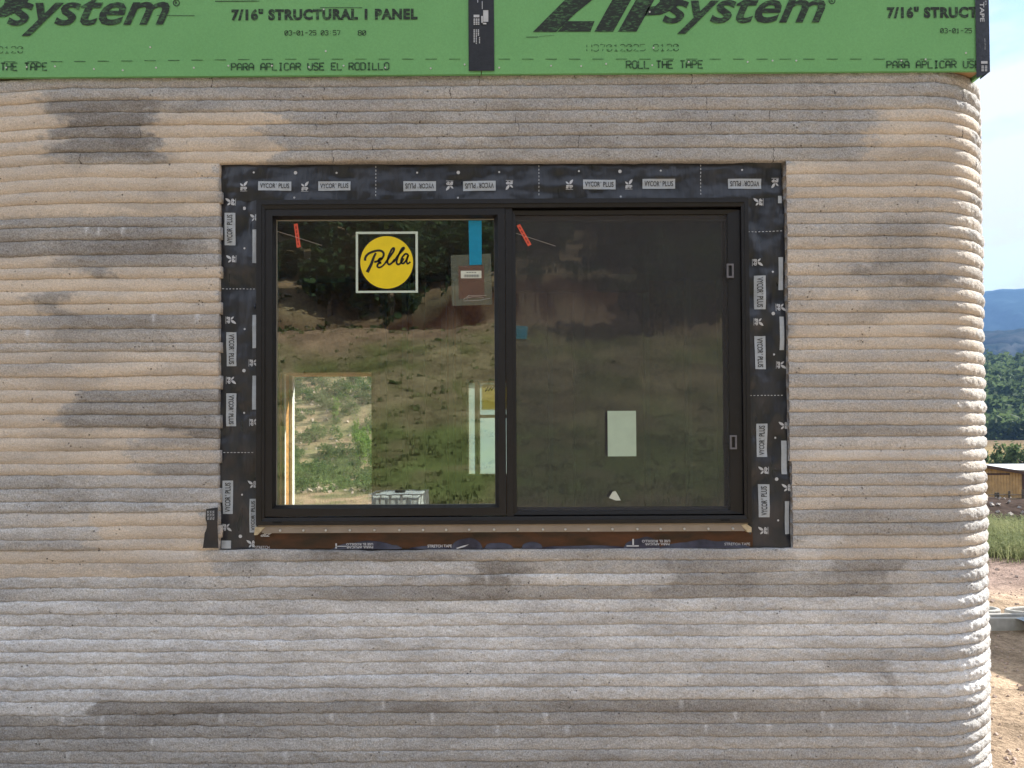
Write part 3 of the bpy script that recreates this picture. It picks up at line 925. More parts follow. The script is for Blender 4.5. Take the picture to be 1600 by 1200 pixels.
def text_verts(s, shear=0.0, offset=0.0, spacing=1.0, res=3):
    key = (s, shear, offset, spacing)
    if key in _tc: return _tc[key]
    cu = bpy.data.curves.new('lettering', 'FONT')
    cu.body = s; cu.shear = shear; cu.offset = offset; cu.space_character = spacing
    cu.resolution_u = res; cu.fill_mode = 'FRONT'
    o = bpy.data.objects.new('lettering', cu)
    COL.objects.link(o)
    dg = bpy.context.evaluated_depsgraph_get(); dg.update()
    me = bpy.data.meshes.new_from_object(o.evaluated_get(dg))
    v = np.array([tuple(q.co)[:2] for q in me.vertices]); f = [tuple(p.vertices) for p in me.polygons]
    bpy.data.objects.remove(o); bpy.data.curves.remove(cu); bpy.data.meshes.remove(me)
    v = (v - v.min(0)) / (v.max(0) - v.min(0))
    _tc[key] = (v, f)
    return _tc[key]


def brand_verts():
    if 'brand' in _tc: return _tc['brand']
    V = []; Fs = []; off = 0
    for s_, x0, x1, y0, y1 in (('VYCOR', 0, .525, 0, 1), ('®', .54, .575, .7, 1.0), ('PLUS', .635, 1, 0, 1)):
        v, f = text_verts(s_, offset=.014)
        V.append(np.stack([x0 + v[:, 0] * (x1 - x0), y0 + v[:, 1] * (y1 - y0)], 1)); Fs += [tuple(i + off for i in q) for q in f]; off += len(v)
    _tc['brand'] = (np.concatenate(V), Fs)
    return _tc['brand']


def put_text(mb, s, rect, y, turn=0, fn=None, **k):
    """fit text into the upright rect (x0,z0,x1,z1); turn = quarter turns anticlockwise"""
    v, f = brand_verts() if s == 'BRAND' else text_verts(s, **k)
    u = v - 0.5
    for _ in range(turn % 4): u = np.stack([-u[:, 1], u[:, 0]], 1)
    x = rect[0] + (u[:, 0] + 0.5) * (rect[2] - rect[0]); z = rect[1] + (u[:, 1] + 0.5) * (rect[3] - rect[1])
    mb.add([(a, y + (fn(a, b) if fn else 0), b) for a, b in zip(x, z)], f)


def clip_x(o, xmax=None, xmin=None):
    bm = bmesh.new(); bm.from_mesh(o.data)
    for lim, no in ((xmax, (1, 0, 0)), (xmin, (-1, 0, 0))):
        if lim is not None:
            bmesh.ops.bisect_plane(bm, geom=bm.verts[:] + bm.edges[:] + bm.faces[:], plane_co=(lim, 0, 0), plane_no=no, clear_outer=True)
    bm.to_mesh(o.data); bm.free()


# ------------------------------------------------------------------ green sheathed storey above
YP = -0.020
up = thing('sheathed_wall', 'green sheathing panels with black lettering above the concrete', 'upper wall')
zpan = P(900, 109.5, YP).z
zpl = P(60, 120.5, YP).z; zpr = P(1500, 110.5, YP).z
XC = P(1544, 60, YP).x
xj = P(752, 60, YP).x
ZTOP = 4.3


def panel(x0, x1, za, zb):
    m_ = MB()
    vs = [(x0, YP, za), (x1, YP, zb), (x1, YP + 0.012, zb), (x0, YP + 0.012, za), (x0, YP, ZTOP), (x1, YP, ZTOP), (x1, YP + 0.012, ZTOP), (x0, YP + 0.012, ZTOP)]
    m_.add(vs, [(0, 3, 2, 1), (4, 5, 6, 7), (0, 1, 5, 4), (1, 2, 6, 5), (2, 3, 7, 6), (3, 0, 4, 7)])
    return m_.build('sheathing_panel', M['green'], up)


def zat(x):
    return zpl + (zpr - zpl) * (x - P(60, 120, YP).x) / (P(1500, 110, YP).x - P(60, 120, YP).x)


pa = panel(-2.3, xj - 0.0015, zat(-2.3), zat(xj))
pb = panel(xj + 0.0015, XC, zat(xj), zat(XC))
mb = MB()
mb.box(-2.3, YP + 0.014, zat(-2.3) + 0.02, XC - 0.014, 0.16, zat(XC) + 0.055)
mb.build('bottom_plate', M['wood'], up)
mb = MB()
mb.box(XC - 0.012, YP + 0.013, zat(XC), XC, 3.5, ZTOP)
mb.box(-2.3, YP + 0.013, zat(-2.3), -2.288, 3.5, ZTOP)
mb.box(-2.287, 3.488, zat(XC), XC - 0.013, 3.5, ZTOP)
mb.build('side_sheathing', M['green'], up)
mb = MB(); mb.box(-2.35, YP - 0.05, ZTOP + 0.002, XC + 0.05, 3.6, ZTOP + 0.05); mb.build('roof_deck', M['wood'], up)

TY = YP - 0.0015
SH = 1024.5                                  # the print repeats every 1024 px


def lp(x, y): q = P(x, y, TY); return (q.x, q.z)


def zip_logo(dx, dy, xmin=None, xmax=None, parent=None):
    m_ = MB()
    def poly(pp):
        vs = [lp(800 + a / 4 + dx, b / 4 + dy) for a, b in pp]
        m_.add([(a, TY, b) for a, b in vs], [tuple(range(len(vs)))])
    # heavy slanted initials with a speed cut
    poly([(130, 200), (372, -42), (250, -42), (296, -110), (640, -110), (400, 80), (275, 200)])
    poly([(285, 198), (345, 132), (516, 132), (490, 198)])
    poly([(515, 198), (688, -110), (806, -110), (632, 198)])
    poly([(662, 198), (836, -110), (950, -110), (778, 198)])
    for pp in ([(828, 98), (852, 44), (895, 38), (930, 92)], [(930, 92), (895, 38), (922, 12), (1000, 62)], [(1000, 62), (922, 12), (930, -24), (1070, 0)],
               [(1070, 0), (930, -24), (925, -52), (1082, -56)], [(1082, -56), (925, -52), (960, -110), (1050, -96)]): poly(pp)
    x0, z0 = lp(1035 + dx, 53 + dy); x1, z1 = lp(1290 + dx, -4 + dy)
    put_text(m_, 'system', (x0, z0, x1, z1 + 0.012), TY - .0006, shear=0.36, offset=0.018)
    rx, rz = lp(1300 + dx, 1 + dy)
    for k in range(20):
        a0, a1 = 2 * math.pi * k / 20, 2 * math.pi * (k + 1) / 20
        m_.quad(*[(rx + q * math.cos(a), TY, rz + q * math.sin(a)) for a, q in ((a0, .013), (a1, .013), (a1, .0095), (a0, .0095))])
    put_text(m_, 'R', (rx - .005, rz - .006, rx + .005, rz + .006), TY, offset=0.02)
    o = m_.build('logo_lettering', M['ink'], parent)
    clip_x(o, xmax, xmin)


def panel_print(dx, dy, parent, xmin=None, xmax=None):
    zip_logo(dx, dy, xmin, xmax, parent)
    m_ = MB()
    def rect(x0, y0, x1, y1):
        a, b = lp(x0 + dx, y1 + dy); c, d = lp(x1 + dx, y0 + dy); return (a, b, c, d)
    put_text(m_, '7/16" STRUCTURAL 1 PANEL', rect(1386, 9, 1677, 29), TY, offset=0.06, spacing=1.14, shear=0.0)
    o = m_.build('grade_lettering', M['ink'], parent); clip_x(o, xmax, xmin)
    m_ = MB()
    r_ = rect(1469.5, 44, 1556, 51.5); stroke_text(m_, '03-01-25 03:57', *r_, 0.0028, TY)
    r_ = rect(1584, 44, 1596, 51.5); stroke_text(m_, '80', *r_, 0.0028, TY)
    o = m_.build('date_lettering', M['ink'], parent); clip_x(o, xmax, xmin)
    m_ = MB()
    for s_, a in (('PARA APLICAR USE EL RODILLO', (1386, 94.5, 1632, 106.5)), ('ROLL THE TAPE', (979, 94.8, 1098, 106.8))):
        stroke_text(m_, s_, *rect(*a), 0.0056, TY)
    o = m_.build('tape_note_lettering', M['ink_faint'], parent); clip_x(o, xmax, xmin)
    m_ = MB()
    r_ = rect(917, 69, 1060, 80)
    stroke_text(m_, 'H37012025 8120', *r_, 0.0026, TY)
    # half-clogged printer head: middle rows missing
    o = m_.build('code_lettering', M['ink_faint'], parent)
    h_ = r_[3] - r_[1]
    bm = bmesh.new(); bm.from_mesh(o.data)
    for zc in (r_[1] + .30 * h_, r_[1] + .62 * h_):
        bmesh.ops.bisect_plane(bm, geom=bm.verts[:] + bm.edges[:] + bm.faces[:], plane_co=(0, 0, zc), plane_no=(0, 0, 1))
    bmesh.ops.delete(bm, geom=[f for f in bm.faces if r_[1] + .30 * h_ < f.calc_center_median().z < r_[1] + .62 * h_], context='FACES')
    bm.to_mesh(o.data); bm.free(); clip_x(o, xmax, xmin)


panel_print(-SH, 3.5, pa, -2.29, xj - 0.05)
panel_print(0, 0, pb, xj + 0.05, XC - 0.002)
for par, x0, x1 in ((pa, 6, 730), (pb, 778, 1522)):
    m_ = MB()
    x = x0 if par is pa else 779
    while x < x1:
        yy = 96.5 - 4.2 * sstep(0, 500, np.array([x]))[0]
        a = lp(x, yy); b = lp(min(x + 18, x1), yy)
        m_.add([(a[0], TY, a[1] - .0012), (b[0], TY, b[1] - .0012), (b[0], TY, b[1] + .0012), (a[0], TY, a[1] + .0012)], [(0, 1, 2, 3)])
        x += 36.6
    m_.build('dashed_line', M['ink_faint'], par)
# dragged ink scratches beside the logo
m_ = MB()
for (xa, ya, xb, yb_, w) in ((245, 24, 304, 24.5, .002), (336, 2, 405, 1.5, .003), (500, 12, 566, 12, .002)):
    a = lp(xa, ya); b = lp(xb, yb_); poly_band(m_, [a, b], w, TY)
m_.build('ink_scratch', M['ink'], pa)
m_ = MB()
for (xa, ya, xb, yb_, w) in ((822, 58, 841, 57.6, .002), (842, 57, 866, 55, .001)):
    a = lp(xa, ya); b = lp(xb, yb_); poly_band(m_, [a, b], w, TY)
m_.build('ink_scratch', M['ink'], pb)
# nail and staple heads in the panels
heads = [(10, 106), (42, 105), (86, 104), (147, 108), (192, 110), (244, 106), (303, 106), (357, 103), (229, 5.5), (235, 74), (425, 103), (483, 105), (537, 103), (602, 106), (673, 107), (726, 101), (506, 15), (509, 80),
         (780, 106), (861, 103), (908, 103.5), (947, 100), (1019, 102), (1015, 19), (1021, 75), (1076, 97), (1168, 97), (1207, 95), (1244, 95), (1408, 95), (1446, 93), (1509, 83)]
for (hx, hy) in heads:
    q = P(hx, hy, YP)
    m_ = MB(); m_.bar((q.x, YP + .001, q.z), (q.x, YP - .0018, q.z), 0.0034, 7)
    m_.build('nail_head', M['nail'], pa if hx < 752 else pb)

# black seam tape over the joint and on the corner, each a strip of its own
def seam_mesh(corners, y, n=8):
    (a, b, c, d) = corners
    m_ = MB(); vs = []; fs = []
    for k in range(n + 1):
        t = k / n
        for j in range(5):
            u = j / 4
            x = (a[0] * (1 - u) + b[0] * u) * (1 - t) + (d[0] * (1 - u) + c[0] * u) * t
            z = (a[1] * (1 - u) + b[1] * u) * (1 - t) + (d[1] * (1 - u) + c[1] * u) * t
            vs.append((x, y - 0.0008 * math.sin(7 * t + 3 * u), z))
    for k in range(n):
        for j in range(4):
            q = k * 5 + j
            fs.append((q, q + 1, q + 6, q + 5))
    m_.add(vs, fs)
    return m_


st = thing('seam_tape', 'black seam tape over the joint between the two green panels', 'tape', (xj, YP, zpan))
x0t, z0t = lp(732.5, 111.2); x1t, _ = lp(772.5, 111.2); x2t, _ = lp(731.5, 0); x3t, _ = lp(771, 0)
mb = seam_mesh([(x0t, z0t), (x1t, z0t), (x1t - .003, ZTOP), (x0t - .003, ZTOP)], YP - 0.003)
local(mb, st.location).build('tape_strip', M['seam_tape'], st)
mb = MB()
ty = YP - 0.0055


def tr(x0, y0, x1, y1): return R(x0, y0, x1, y1, ty)


mb.plate(tr(755, 16, 763, 34), ty); mb.plate(tr(752, 25, 754.5, 38), ty); mb.plate(tr(752, 35.5, 760, 38), ty); mb.plate(tr(740, 23, 749, 27), ty)
for k, (a, b, c, d) in enumerate([(740, 29, 742.5, 40), (743.5, 29, 746, 40), (747, 29, 749, 40), (740, 46, 742, 68), (743.5, 46, 745, 71), (746.5, 46, 748.5, 58), (748.5, 58, 750, 70)]):
    for j in range(int((d - b) / 2.6)):
        mb.plate(tr(a, b + j * 2.6, c, b + j * 2.6 + 1.9), ty)
mb.plate(tr(746, 0, 747, 4), ty); mb.plate(tr(753, 2, 754, 14), ty)
local(mb, st.location).build('tape_print', M['print_white'], st)['kind'] = 'stuff'

XT0 = lp(1524, 60)[0]; XT1 = lp(1545.5, 60)[0]
ct = thing('corner_tape', 'dark seam tape folded down the outer corner of the green panels', 'tape', (XC, YP, zpan))
a = lp(1527, 123); b = lp(1545.5, 112.5)
mb = seam_mesh([(XT0, a[1]), (XT1, b[1]), (XT1, ZTOP), (XT0, ZTOP)], YP - 0.0035, 14)
mb.box(XT1 - .001, YP - .0035, b[1], XT1, 0.03, ZTOP)
local(mb, ct.location).build('tape_strip', simple('blue_black_corner_tape', (0.030, 0.036, 0.052), 0.45, 0.4, 60, 0.6, 140), ct)
mb = MB()
put_text(mb, 'ROOFING TAPE', R(1530.5, -60, 1537.5, 34, ty), ty, 3, offset=0.02)
put_text(mb, 'FLASHING AND', R(1538.5, -60, 1541, 8, ty), ty, 3)
put_text(mb, 'apply with roller', R(1538, 60, 1540, 78, ty), ty, 3)
mb.plate(R(1533, 95.5, 1543, 99.5, ty), ty)
for k in range(4):
    mb.plate(R(1533.5, 102.5 + k * 2.4, 1537.5, 104 + k * 2.4, ty), ty); mb.plate(R(1539, 102.5 + k * 2.4, 1542.5, 104 + k * 2.4, ty), ty)
local(mb, ct.location).build('tape_print', M['print_white'], ct)['kind'] = 'stuff'

# ------------------------------------------------------------------ window
YF = -0.014          # front of the outer frame
win = thing('sliding_window', 'black framed sliding window with a clear left pane and screened right half', 'window', (0, 0, P(786, 820, 0).z))
WL = win.location


def wb(m_, name, mat, parent=None, smooth=False):
    local(m_, WL)
    return m_.build(name, mat, parent or win, smooth)


mb = MB()
mb.ring(R(400, 310.5, 1172, 819, YF), R(408, 317.5, 1166, 813, YF), YF, YF, .06)
mb.ring(R(408, 317.5, 1166, 813, YF), R(412.5, 323.5, 1161.5, 807.5, YF), YF + .003, YF + .006, .06)
wb(mb, 'outer_frame', M['black_frame'])
mb = MB()
mb.ring(R(414, 325, 790, 806, .0), R(426, 337, 779, 794, .0), YF + .009, YF + .009, .045)
mb.ring(R(426, 337, 779, 794, .0), R(432, 343, 773, 788.5, .02), YF + .011, .016, .045)
ls = wb(mb, 'fixed_sash', M['black_frame'])
mb = MB()
mb.ring(R(432, 342.4, 773.5, 789, .021), R(433, 344.2, 772.7, 788.2, .021), .0185, .0185, .030)
wb(mb, 'glazing_spacer', M['spacer'], ls)
gl = R(431, 342, 774.5, 790, .022)
mb = MB(); mb.box(gl[0], .022, gl[1], gl[2], .0225, gl[3])
wb(mb, 'glass_pane', M['glass'], ls)
# meeting stile between the panes
mb = MB()
s1 = R(790.6, 324, 801.5, 807, .0); mb.box(s1[0], YF + .012, s1[1], s1[2], .045, s1[3])
wb(mb, 'meeting_stile', M['black_frame'])
# right half: screen frame, mesh, sliding sash behind
mb = MB()
mb.ring(R(802, 329, 1158, 803.5, .006), R(806.5, 335, 1139, 798, .006), .004, .007, .02)
sf = wb(mb, 'screen_frame', M['black_frame'])
msr = R(806, 334, 1140, 799, .012)
mb = MB(); mb.plate(msr, .012)
wb(mb, 'insect_mesh', M['screen'], sf)
for (tx, ty_) in ((1141, 423), (1146, 691)):
    mb = MB(); rr_ = R(tx - 5.3, ty_ - 11, tx + 5.3, ty_ + 11, .0); ri = R(tx - 2.8, ty_ - 8.3, tx + 2.8, ty_ + 8.3, .0)
    mb.ring(rr_, ri, -.001, -.001, .006)
    wb(mb, 'pull_tab', M['steel_grey'], sf)
mb = MB()
mb.ring(R(800, 326, 1162, 807, .03), R(806, 345, 1137, 792, .045), .024, .034, .055)
ss = wb(mb, 'sliding_sash', M['black_frame'])
g2 = R(805, 344, 1139, 793, .046)
mb = MB(); mb.box(g2[0], .046, g2[1], g2[2], .0465, g2[3])
wb(mb, 'glass_pane', M['glass_dim'], ss)
for (sx, sy) in ((433, 816.3), (1133, 812.3)):
    q = R(sx - 7, sy - 1.3, sx + 7, sy + 1.3, YF); mb = MB(); mb.box(q[0], YF - .0012, q[1], q[2], YF, q[3])
    wb(mb, 'weep_slot', M['slot'])
# inner stool and jamb liner behind the frame
mb = MB(); mb.ring(R(398, 308, 1174, 822, .07), R(412, 325, 1163, 806, .07), .0605, .0605, .22)
wb(mb, 'jamb_liner', M['stud'])

# ------------------------------------------------------------------ flashing membranes round the window
YT = .016


def wr(seed, amp, sx=9, sz=9):
    def fn(x, z):
        return float((fbm(np.array([x * sx]), np.array([z * sz]), seed, 3)[0] - .5) * amp)
    return fn


def membrane(name, label, corners, seed, amp, sx, sz, nx, nz, edge=.0, mat='membrane', y=YT):
    """corners = photo points (bl, br, tr, tl) of the strip"""
    q = [P(a, b, y) for a, b in corners]
    root = thing(name, label, 'flashing tape', q[0])
    fn = wr(seed, amp, sx, sz)
    m_ = MB(); vs = []; fs = []
    for k in range(nz + 1):
        t = k / nz
        for j in range(nx + 1):
            u = j / nx
            p = (q[0] * (1 - u) + q[1] * u) * (1 - t) + (q[3] * (1 - u) + q[2] * u) * t
            e = 0
            x, z = p.x, p.z
            if edge:
                w = float(vn2(np.array([z * 28]), np.array([x * 28]), seed + 5)[0] - .5) * edge + float(vn2(np.array([z * 7]), np.array([x * 7]), seed + 6)[0] - .5) * edge
                if j in (0, nx) and nz > nx: x += w
                if k in (0, nz) and nx > nz: z += w
            vs.append((x, y + fn(x, z), z))
    for k in range(nz):
        for j in range(nx):
            a_ = k * (nx + 1) + j
            fs.append((a_, a_ + 1, a_ + nx + 2, a_ + nx + 1))
    m_.add(vs, fs)
    local(m_, root.location).build('membrane', M[mat], root, True)
    return root, fn


def leaf_emblem(m_, c, turn, fn, y, s=1.0, xmax=None):
    """two leaves over the three small letters and an underline"""
    px_ = 1 / 420.0 * s
    def T(a, b):
        u = Vector((a * px_, b * px_))
        for _ in range(turn % 4): u = Vector((-u.y, u.x))
        x, z = c[0] + u.x, c[1] + u.y
        return (x, y + fn(x, z), z)
    def leaf(ax, az, bx, bz, w):
        A, B = Vector((ax, az)), Vector((bx, bz)); d = (B - A); n = Vector((-d.y, d.x)).normalized()
        pp = []
        for t, k in ((0, 0), (.2, .7), (.45, 1), (.75, .75), (1, 0), (.75, -.55), (.45, -.8), (.2, -.6)):
            pp.append(A + d * t + n * k * w)
        m_.add([T(p.x, p.y) for p in pp], [tuple(range(len(pp)))])
    leaf(0.2, -1, 6, 7.5, 2.3); leaf(-.6, -1, -5.6, 4, 1.7)
    v, f = text_verts('gcp', offset=0.05)
    vs = [T(-5.5 + a * 11, -7.2 + b * 5.4) for a, b in v]
    m_.add(vs, f)
    m_.add([T(-5.8, -8.6), T(5.8, -8.6), T(5.8, -7.9), T(-5.8, -7.9)], [(0, 1, 2, 3)])


def prints(root, fn, y, plates=(), emblems=(), dashes=(), dots=(), clip=None):
    yo = y - .0019
    for (x0, y0, x1, y1, turn) in plates:
        r_ = R(x0, y0, x1, y1, yo)
        m_ = MB(); m_.plate(r_, yo, fn=fn, nx=6, nz=6)
        po = local(m_, root.location).build('print_plate', M['print_plate'], root)
        w, h = r_[2] - r_[0], r_[3] - r_[1]
        full = clip is None
        m_ = MB()
        if turn % 2 == 0: tr_ = (r_[0] + w * .06, r_[1] + h * .25, r_[2] - w * .06, r_[3] - h * .22)
        else: tr_ = (r_[0] + w * .24, r_[1] + h * .06, r_[2] - w * .24, r_[3] - h * .06)
        if min(w, h) > .024 and max(w, h) > .09:
            put_text(m_, 'BRAND', tr_, yo - .0012, turn, fn)
            local(m_, root.location).build('lettering', M['print_dark'], po)
        elif max(w, h) > .04 and min(w, h) > .024:
            put_text(m_, 'US', tr_, yo - .0012, turn, fn, offset=.012)
            local(m_, root.location).build('lettering', M['print_dark'], po)
    for (cx, cy_, turn) in emblems:
        q = P(cx, cy_, yo); m_ = MB()
        leaf_emblem(m_, (q.x, q.z), turn, fn, yo)
        local(m_, root.location).build('leaf_emblem', M['print_white'], root)
    for (xa, ya, xb, yb_) in dashes:
        m_ = MB(); n = int(max(abs(xb - xa), abs(yb_ - ya)) / 5.2)
        for k in range(n):
            t0, t1 = k / n, (k + .52) / n
            a_ = P(xa + (xb - xa) * t0, ya + (yb_ - ya) * t0, yo); b_ = P(xa + (xb - xa) * t1, ya + (yb_ - ya) * t1, yo)
            poly_band(m_, [(a_.x, a_.z), (b_.x, b_.z)], .0024, 0)
        m_.v = [(p[0], yo + fn(p[0], p[2]), p[2]) for p in m_.v]
        local(m_, root.location).build('fold_line', M['print_white'], root)
    for (cx, cy_, r_) in dots:
        q = P(cx, cy_, yo); m_ = MB()
        m_.add([(q.x + r_ * math.cos(k * math.pi / 6), yo + fn(q.x, q.z), q.z + r_ * math.sin(k * math.pi / 6)) for k in range(12)], [tuple(range(12))])
        local(m_, root.location).build('print_dot', M['print_white'], root)


B_, S_ = .0066, .0038
# head strip
root, fn = membrane('flashing_membrane', 'black printed membrane strip across the head of the window', [(341, 314), (1223, 311), (1221, 255), (345, 258)], 101, .020, 5, 16, 170, 16, .004)
prints(root, fn, YT,
       plates=[(404, 283.5, 455, 298, 0), (497, 283, 547.5, 297.5, 0), (630, 282.5, 681, 298, 2), (723.5, 282.5, 774.5, 298, 2), (911, 280.3, 962, 295.6, 0), (1004, 279.5, 1055, 294.6, 0), (1138, 279, 1190, 294.5, 2)],
       emblems=[(381.5, 291, 0), (476, 290.5, 0), (702.5, 290, 2), (796, 290, 2), (889.5, 288, 0), (982.5, 287, 0), (1212, 286, 2)],
       dashes=[(587, 259, 587, 309), (842, 258, 842, 308), (1095, 257, 1095, 307)],
       dots=[(397, 270, S_), (461.5, 269.7, B_), (525.5, 269.5, S_), (651.5, 269, S_), (716, 269, B_), (780, 269, S_), (904.5, 267.5, S_), (969, 267, B_), (1032.5, 266.5, S_), (1159.5, 265.5, S_),
             (460, 309, S_), (715.5, 308.7, S_), (970, 307, S_)])
# left jamb strip
root, fn = membrane('flashing_membrane', 'black printed membrane strip down the left side of the window', [(335, 858), (404, 858), (404, 312), (343.5, 315)], 111, .024, 18, 7, 16, 120, .016)
prints(root, fn, YT,
       plates=[(351.5, 333, 368, 383.5, 1), (353.5, 519, 369, 572, 3), (353.5, 614.5, 369, 666, 3), (348, 751, 364, 803, 1), (346, 844.5, 361.5, 857, 1), (394.5, 359, 401, 411, 1), (394.5, 492, 401, 544, 1), (394.5, 587, 401, 640, 1), (390, 779.5, 400.5, 832, 1)],
       emblems=[(361, 405, 1), (361, 500, 3), (361, 594, 3), (355, 824, 3), (360, 316, 1), (397, 340, 1), (397, 567, 3), (398, 660, 3), (394, 757, 1), (392, 850, 1)],
       dashes=[(347, 451, 400, 451), (345, 707, 398, 707)],
       dots=[(381, 325, B_), (382, 388, S_), (382, 514, S_), (381, 579, B_), (381, 645, S_), (378, 773, S_), (375.5, 838, B_)])
# right jamb strip
root, fn = membrane('flashing_membrane', 'black printed membrane strip down the right side of the window', [(1168, 855), (1237, 855), (1224, 309), (1168, 310)], 121, .024, 18, 7, 16, 120, .012)
prints(root, fn, YT,
       plates=[(1178, 431, 1195.5, 483.5, 3), (1179, 525, 1196.5, 577, 3), (1182, 662, 1199, 714, 1), (1184.5, 756.5, 1201.5, 808, 1),
               (1216.5, 402, 1223.5, 453, 3), (1217.5, 495, 1224.5, 547, 3), (1221, 688.5, 1229, 741, 1), (1226, 783, 1233, 834.5, 1), (1215, 306.5, 1221, 318, 1)],
       emblems=[(1185, 315, 1), (1184, 410, 3), (1186, 503, 3), (1192, 735, 1), (1191.5, 829, 1), (1221, 480, 3), (1221.5, 570, 3), (1224, 665, 1), (1228, 762, 1)],
       dashes=[(1169, 362, 1224, 361), (1172, 618, 1226, 617.5)],
       dots=[(1207, 425, S_), (1208, 490, B_), (1209, 554, S_), (1212, 684, S_), (1213, 748.5, B_), (1215.5, 813, S_)])
# sill stretch tape and its rolled lower edge
root, fn = membrane('stretch_tape', 'brown black stretch tape along the sill with a wavy purple lower edge', [(398, 858), (1176, 855), (1176, 829), (398, 832)], 131, .005, 8, 20, 130, 5, .002, 'stretch', YT - .004)
yo = YT - .009
m_ = MB()
for (xa, xb, top) in ((520, 628, 10), (704, 754, 17), (757, 802, 9), (815, 848, 11), (975, 1032, 16), (1032, 1172, 10), (640, 704, 3), (848, 975, 3)):
    n = 14; vs = []
    for k in range(n + 1):
        t = k / n; x = xa + (xb - xa) * t
        h_ = top * math.sin(math.pi * t) ** .6 * (.8 + .4 * float(vn2(np.array([x * .08]), np.array([1.0]), 9)[0]))
        bse = 858 - 3 * (x - 398) / 778
        a_, b_ = P(x, bse + .8, yo), P(x, bse - h_ - .5, yo)
        vs += [tuple(a_ + Vector((0, -.003, 0))), tuple(b_ + Vector((0, .004, 0)))]
    m_.add(vs, [(2 * k, 2 * k + 2, 2 * k + 3, 2 * k + 1) for k in range(n)])
local(m_, root.location).build('rolled_edge', M['fold'], root, True)
m_ = MB(); yo -= .005
put_text(m_, 'PARA APLICAR', R(541, 853, 583, 857, yo), yo, 2, offset=.02); put_text(m_, 'USE EL RODILLO', R(541, 848.5, 583, 852.2, yo), yo, 2, offset=.02)
put_text(m_, 'STRETCH TAPE', R(668, 851, 706, 855.5, yo), yo, 0, offset=.02); put_text(m_, 'ZIP', R(407, 833, 425, 838.5, yo), yo, 2, shear=.5, offset=.04)
put_text(m_, 'STRETCH', R(399, 853, 421, 857.5, yo), yo, 0)
put_text(m_, 'PARA APLICAR', R(1008, 848.5, 1046, 852, yo), yo, 2, offset=.02); put_text(m_, 'USE EL RODILLO', R(1003, 843.5, 1047, 847.5, yo), yo, 2, offset=.02)
put_text(m_, 'STRETCH TAPE', R(1132, 848, 1172, 852, yo), yo, 0)
a_ = [P(x, y, yo) for x, y in ((712, 856.5), (722, 853), (733, 850.5), (726, 854.5), (715, 857.5))]
m_.add([tuple(p) for p in a_], [(0, 1, 2, 3, 4)])
m_.plate(R(524, 849, 526.5, 857, yo), yo); m_.plate(R(524, 853, 541, 854.2, yo), yo); m_.plate(R(988, 842, 990.5, 853, yo), yo); m_.plate(R(979, 852, 998, 854, yo), yo)
local(m_, root.location).build('tape_print', M['print_white'], root)['kind'] = 'stuff'
# loose end of the stretch tape at the left
q = [P(a, b, -.024) for a, b in ((318, 856), (340, 857), (339, 793), (324, 795))]
fl = thing('tape_end', 'loose black tape end sticking out left of the window sill', 'tape', q[0])
m_ = MB(); vs = []; fs = []
for k in range(9):
    t = k / 8
    for j in range(5):
        u = j / 4; p = (q[0] * (1 - u) + q[1] * u) * (1 - t) + (q[3] * (1 - u) + q[2] * u) * t
        vs.append((p.x + (.006 if 4 <= k <= 5 and j == 0 else 0), p.y - .006 + .012 * u + .003 * math.sin(5 * t + 2 * u), p.z))
for k in range(8):
    for j in range(4):
        fs.append((k * 5 + j, k * 5 + j + 1, k * 5 + j + 6, k * 5 + j + 5))
m_.add(vs, fs); local(m_, fl.location).build('tape_film', M['membrane'], fl, True)
m_ = MB(); yy = -.036
for k in range(3): put_text(m_, 'ROLL THE TAPE', R(323.5 + k * 4.2, 798, 326.5 + k * 4.2, 812, yy), yy, 1, offset=.02)
local(m_, fl.location).build('tape_print', M['print_white'], fl)['kind'] = 'stuff'

# beige sill strip with its nails
sl = thing('sill_strip', 'beige strip nailed along the underside of the window frame', 'trim strip', P(786, 826, 0))
a_, b_ = P(410, 833, -.004), P(1163, 829.5, -.004); c_, d_ = P(1169, 817, -.004), P(404, 821, -.004)
m_ = MB()
f4 = [Vector((p.x, 0, p.z)) for p in (a_, b_, c_, d_)]
m_.add([tuple(p + Vector((0, -.006, 0))) for p in f4] + [tuple(p + Vector((0, .02, 0))) for p in f4], [(0, 1, 2, 3), (4, 7, 6, 5), (0, 4, 5, 1), (1, 5, 6, 2), (2, 6, 7, 3), (3, 7, 4, 0)])
local(m_, sl.location).build('strip', M['beige'], sl)
for pp in (((397, 836), (402, 836), (412, 826), (414.5, 823.5), (399, 823.5)), ((1158, 820), (1168, 831.5), (1174, 831.5), (1174, 824), (1166, 818.5))):
    f5 = [P(x, y, -.007) for x, y in pp]; m_ = MB()
    n = len(f5)
    m_.add([tuple(p + Vector((0, -.002, 0))) for p in f5] + [tuple(p + Vector((0, .02, 0))) for p in f5], [tuple(range(n)), tuple(range(2 * n - 1, n - 1, -1))] + [(k, n + k, n + (k + 1) % n, (k + 1) % n) for k in range(n)])
    local(m_, sl.location).build('cut_end', M['beige_cut'], sl)
for nx_ in (437.5, 474, 509, 546.5, 585, 624, 661, 697, 733, 772, 809, 848.5, 883.5, 919.5, 957, 996, 1032.5, 1069.5, 1107, 1145.5):
    q = P(nx_, 829.2 - 3 * (nx_ - 437) / 720, -.011); m_ = MB()
    m_.bar((q.x, -.009, q.z), (q.x, -.0135, q.z + .001), .0048, 8, .0035)
    local(m_, sl.location).build('nail', M['nail'], sl)

# ------------------------------------------------------------------ things stuck on the panes
YG = .0205
def flat_poly(m_, pp, y, sub=None):
    m_.add([tuple(P(a, b, y)) for a, b in pp], [tuple(range(len(pp)))])


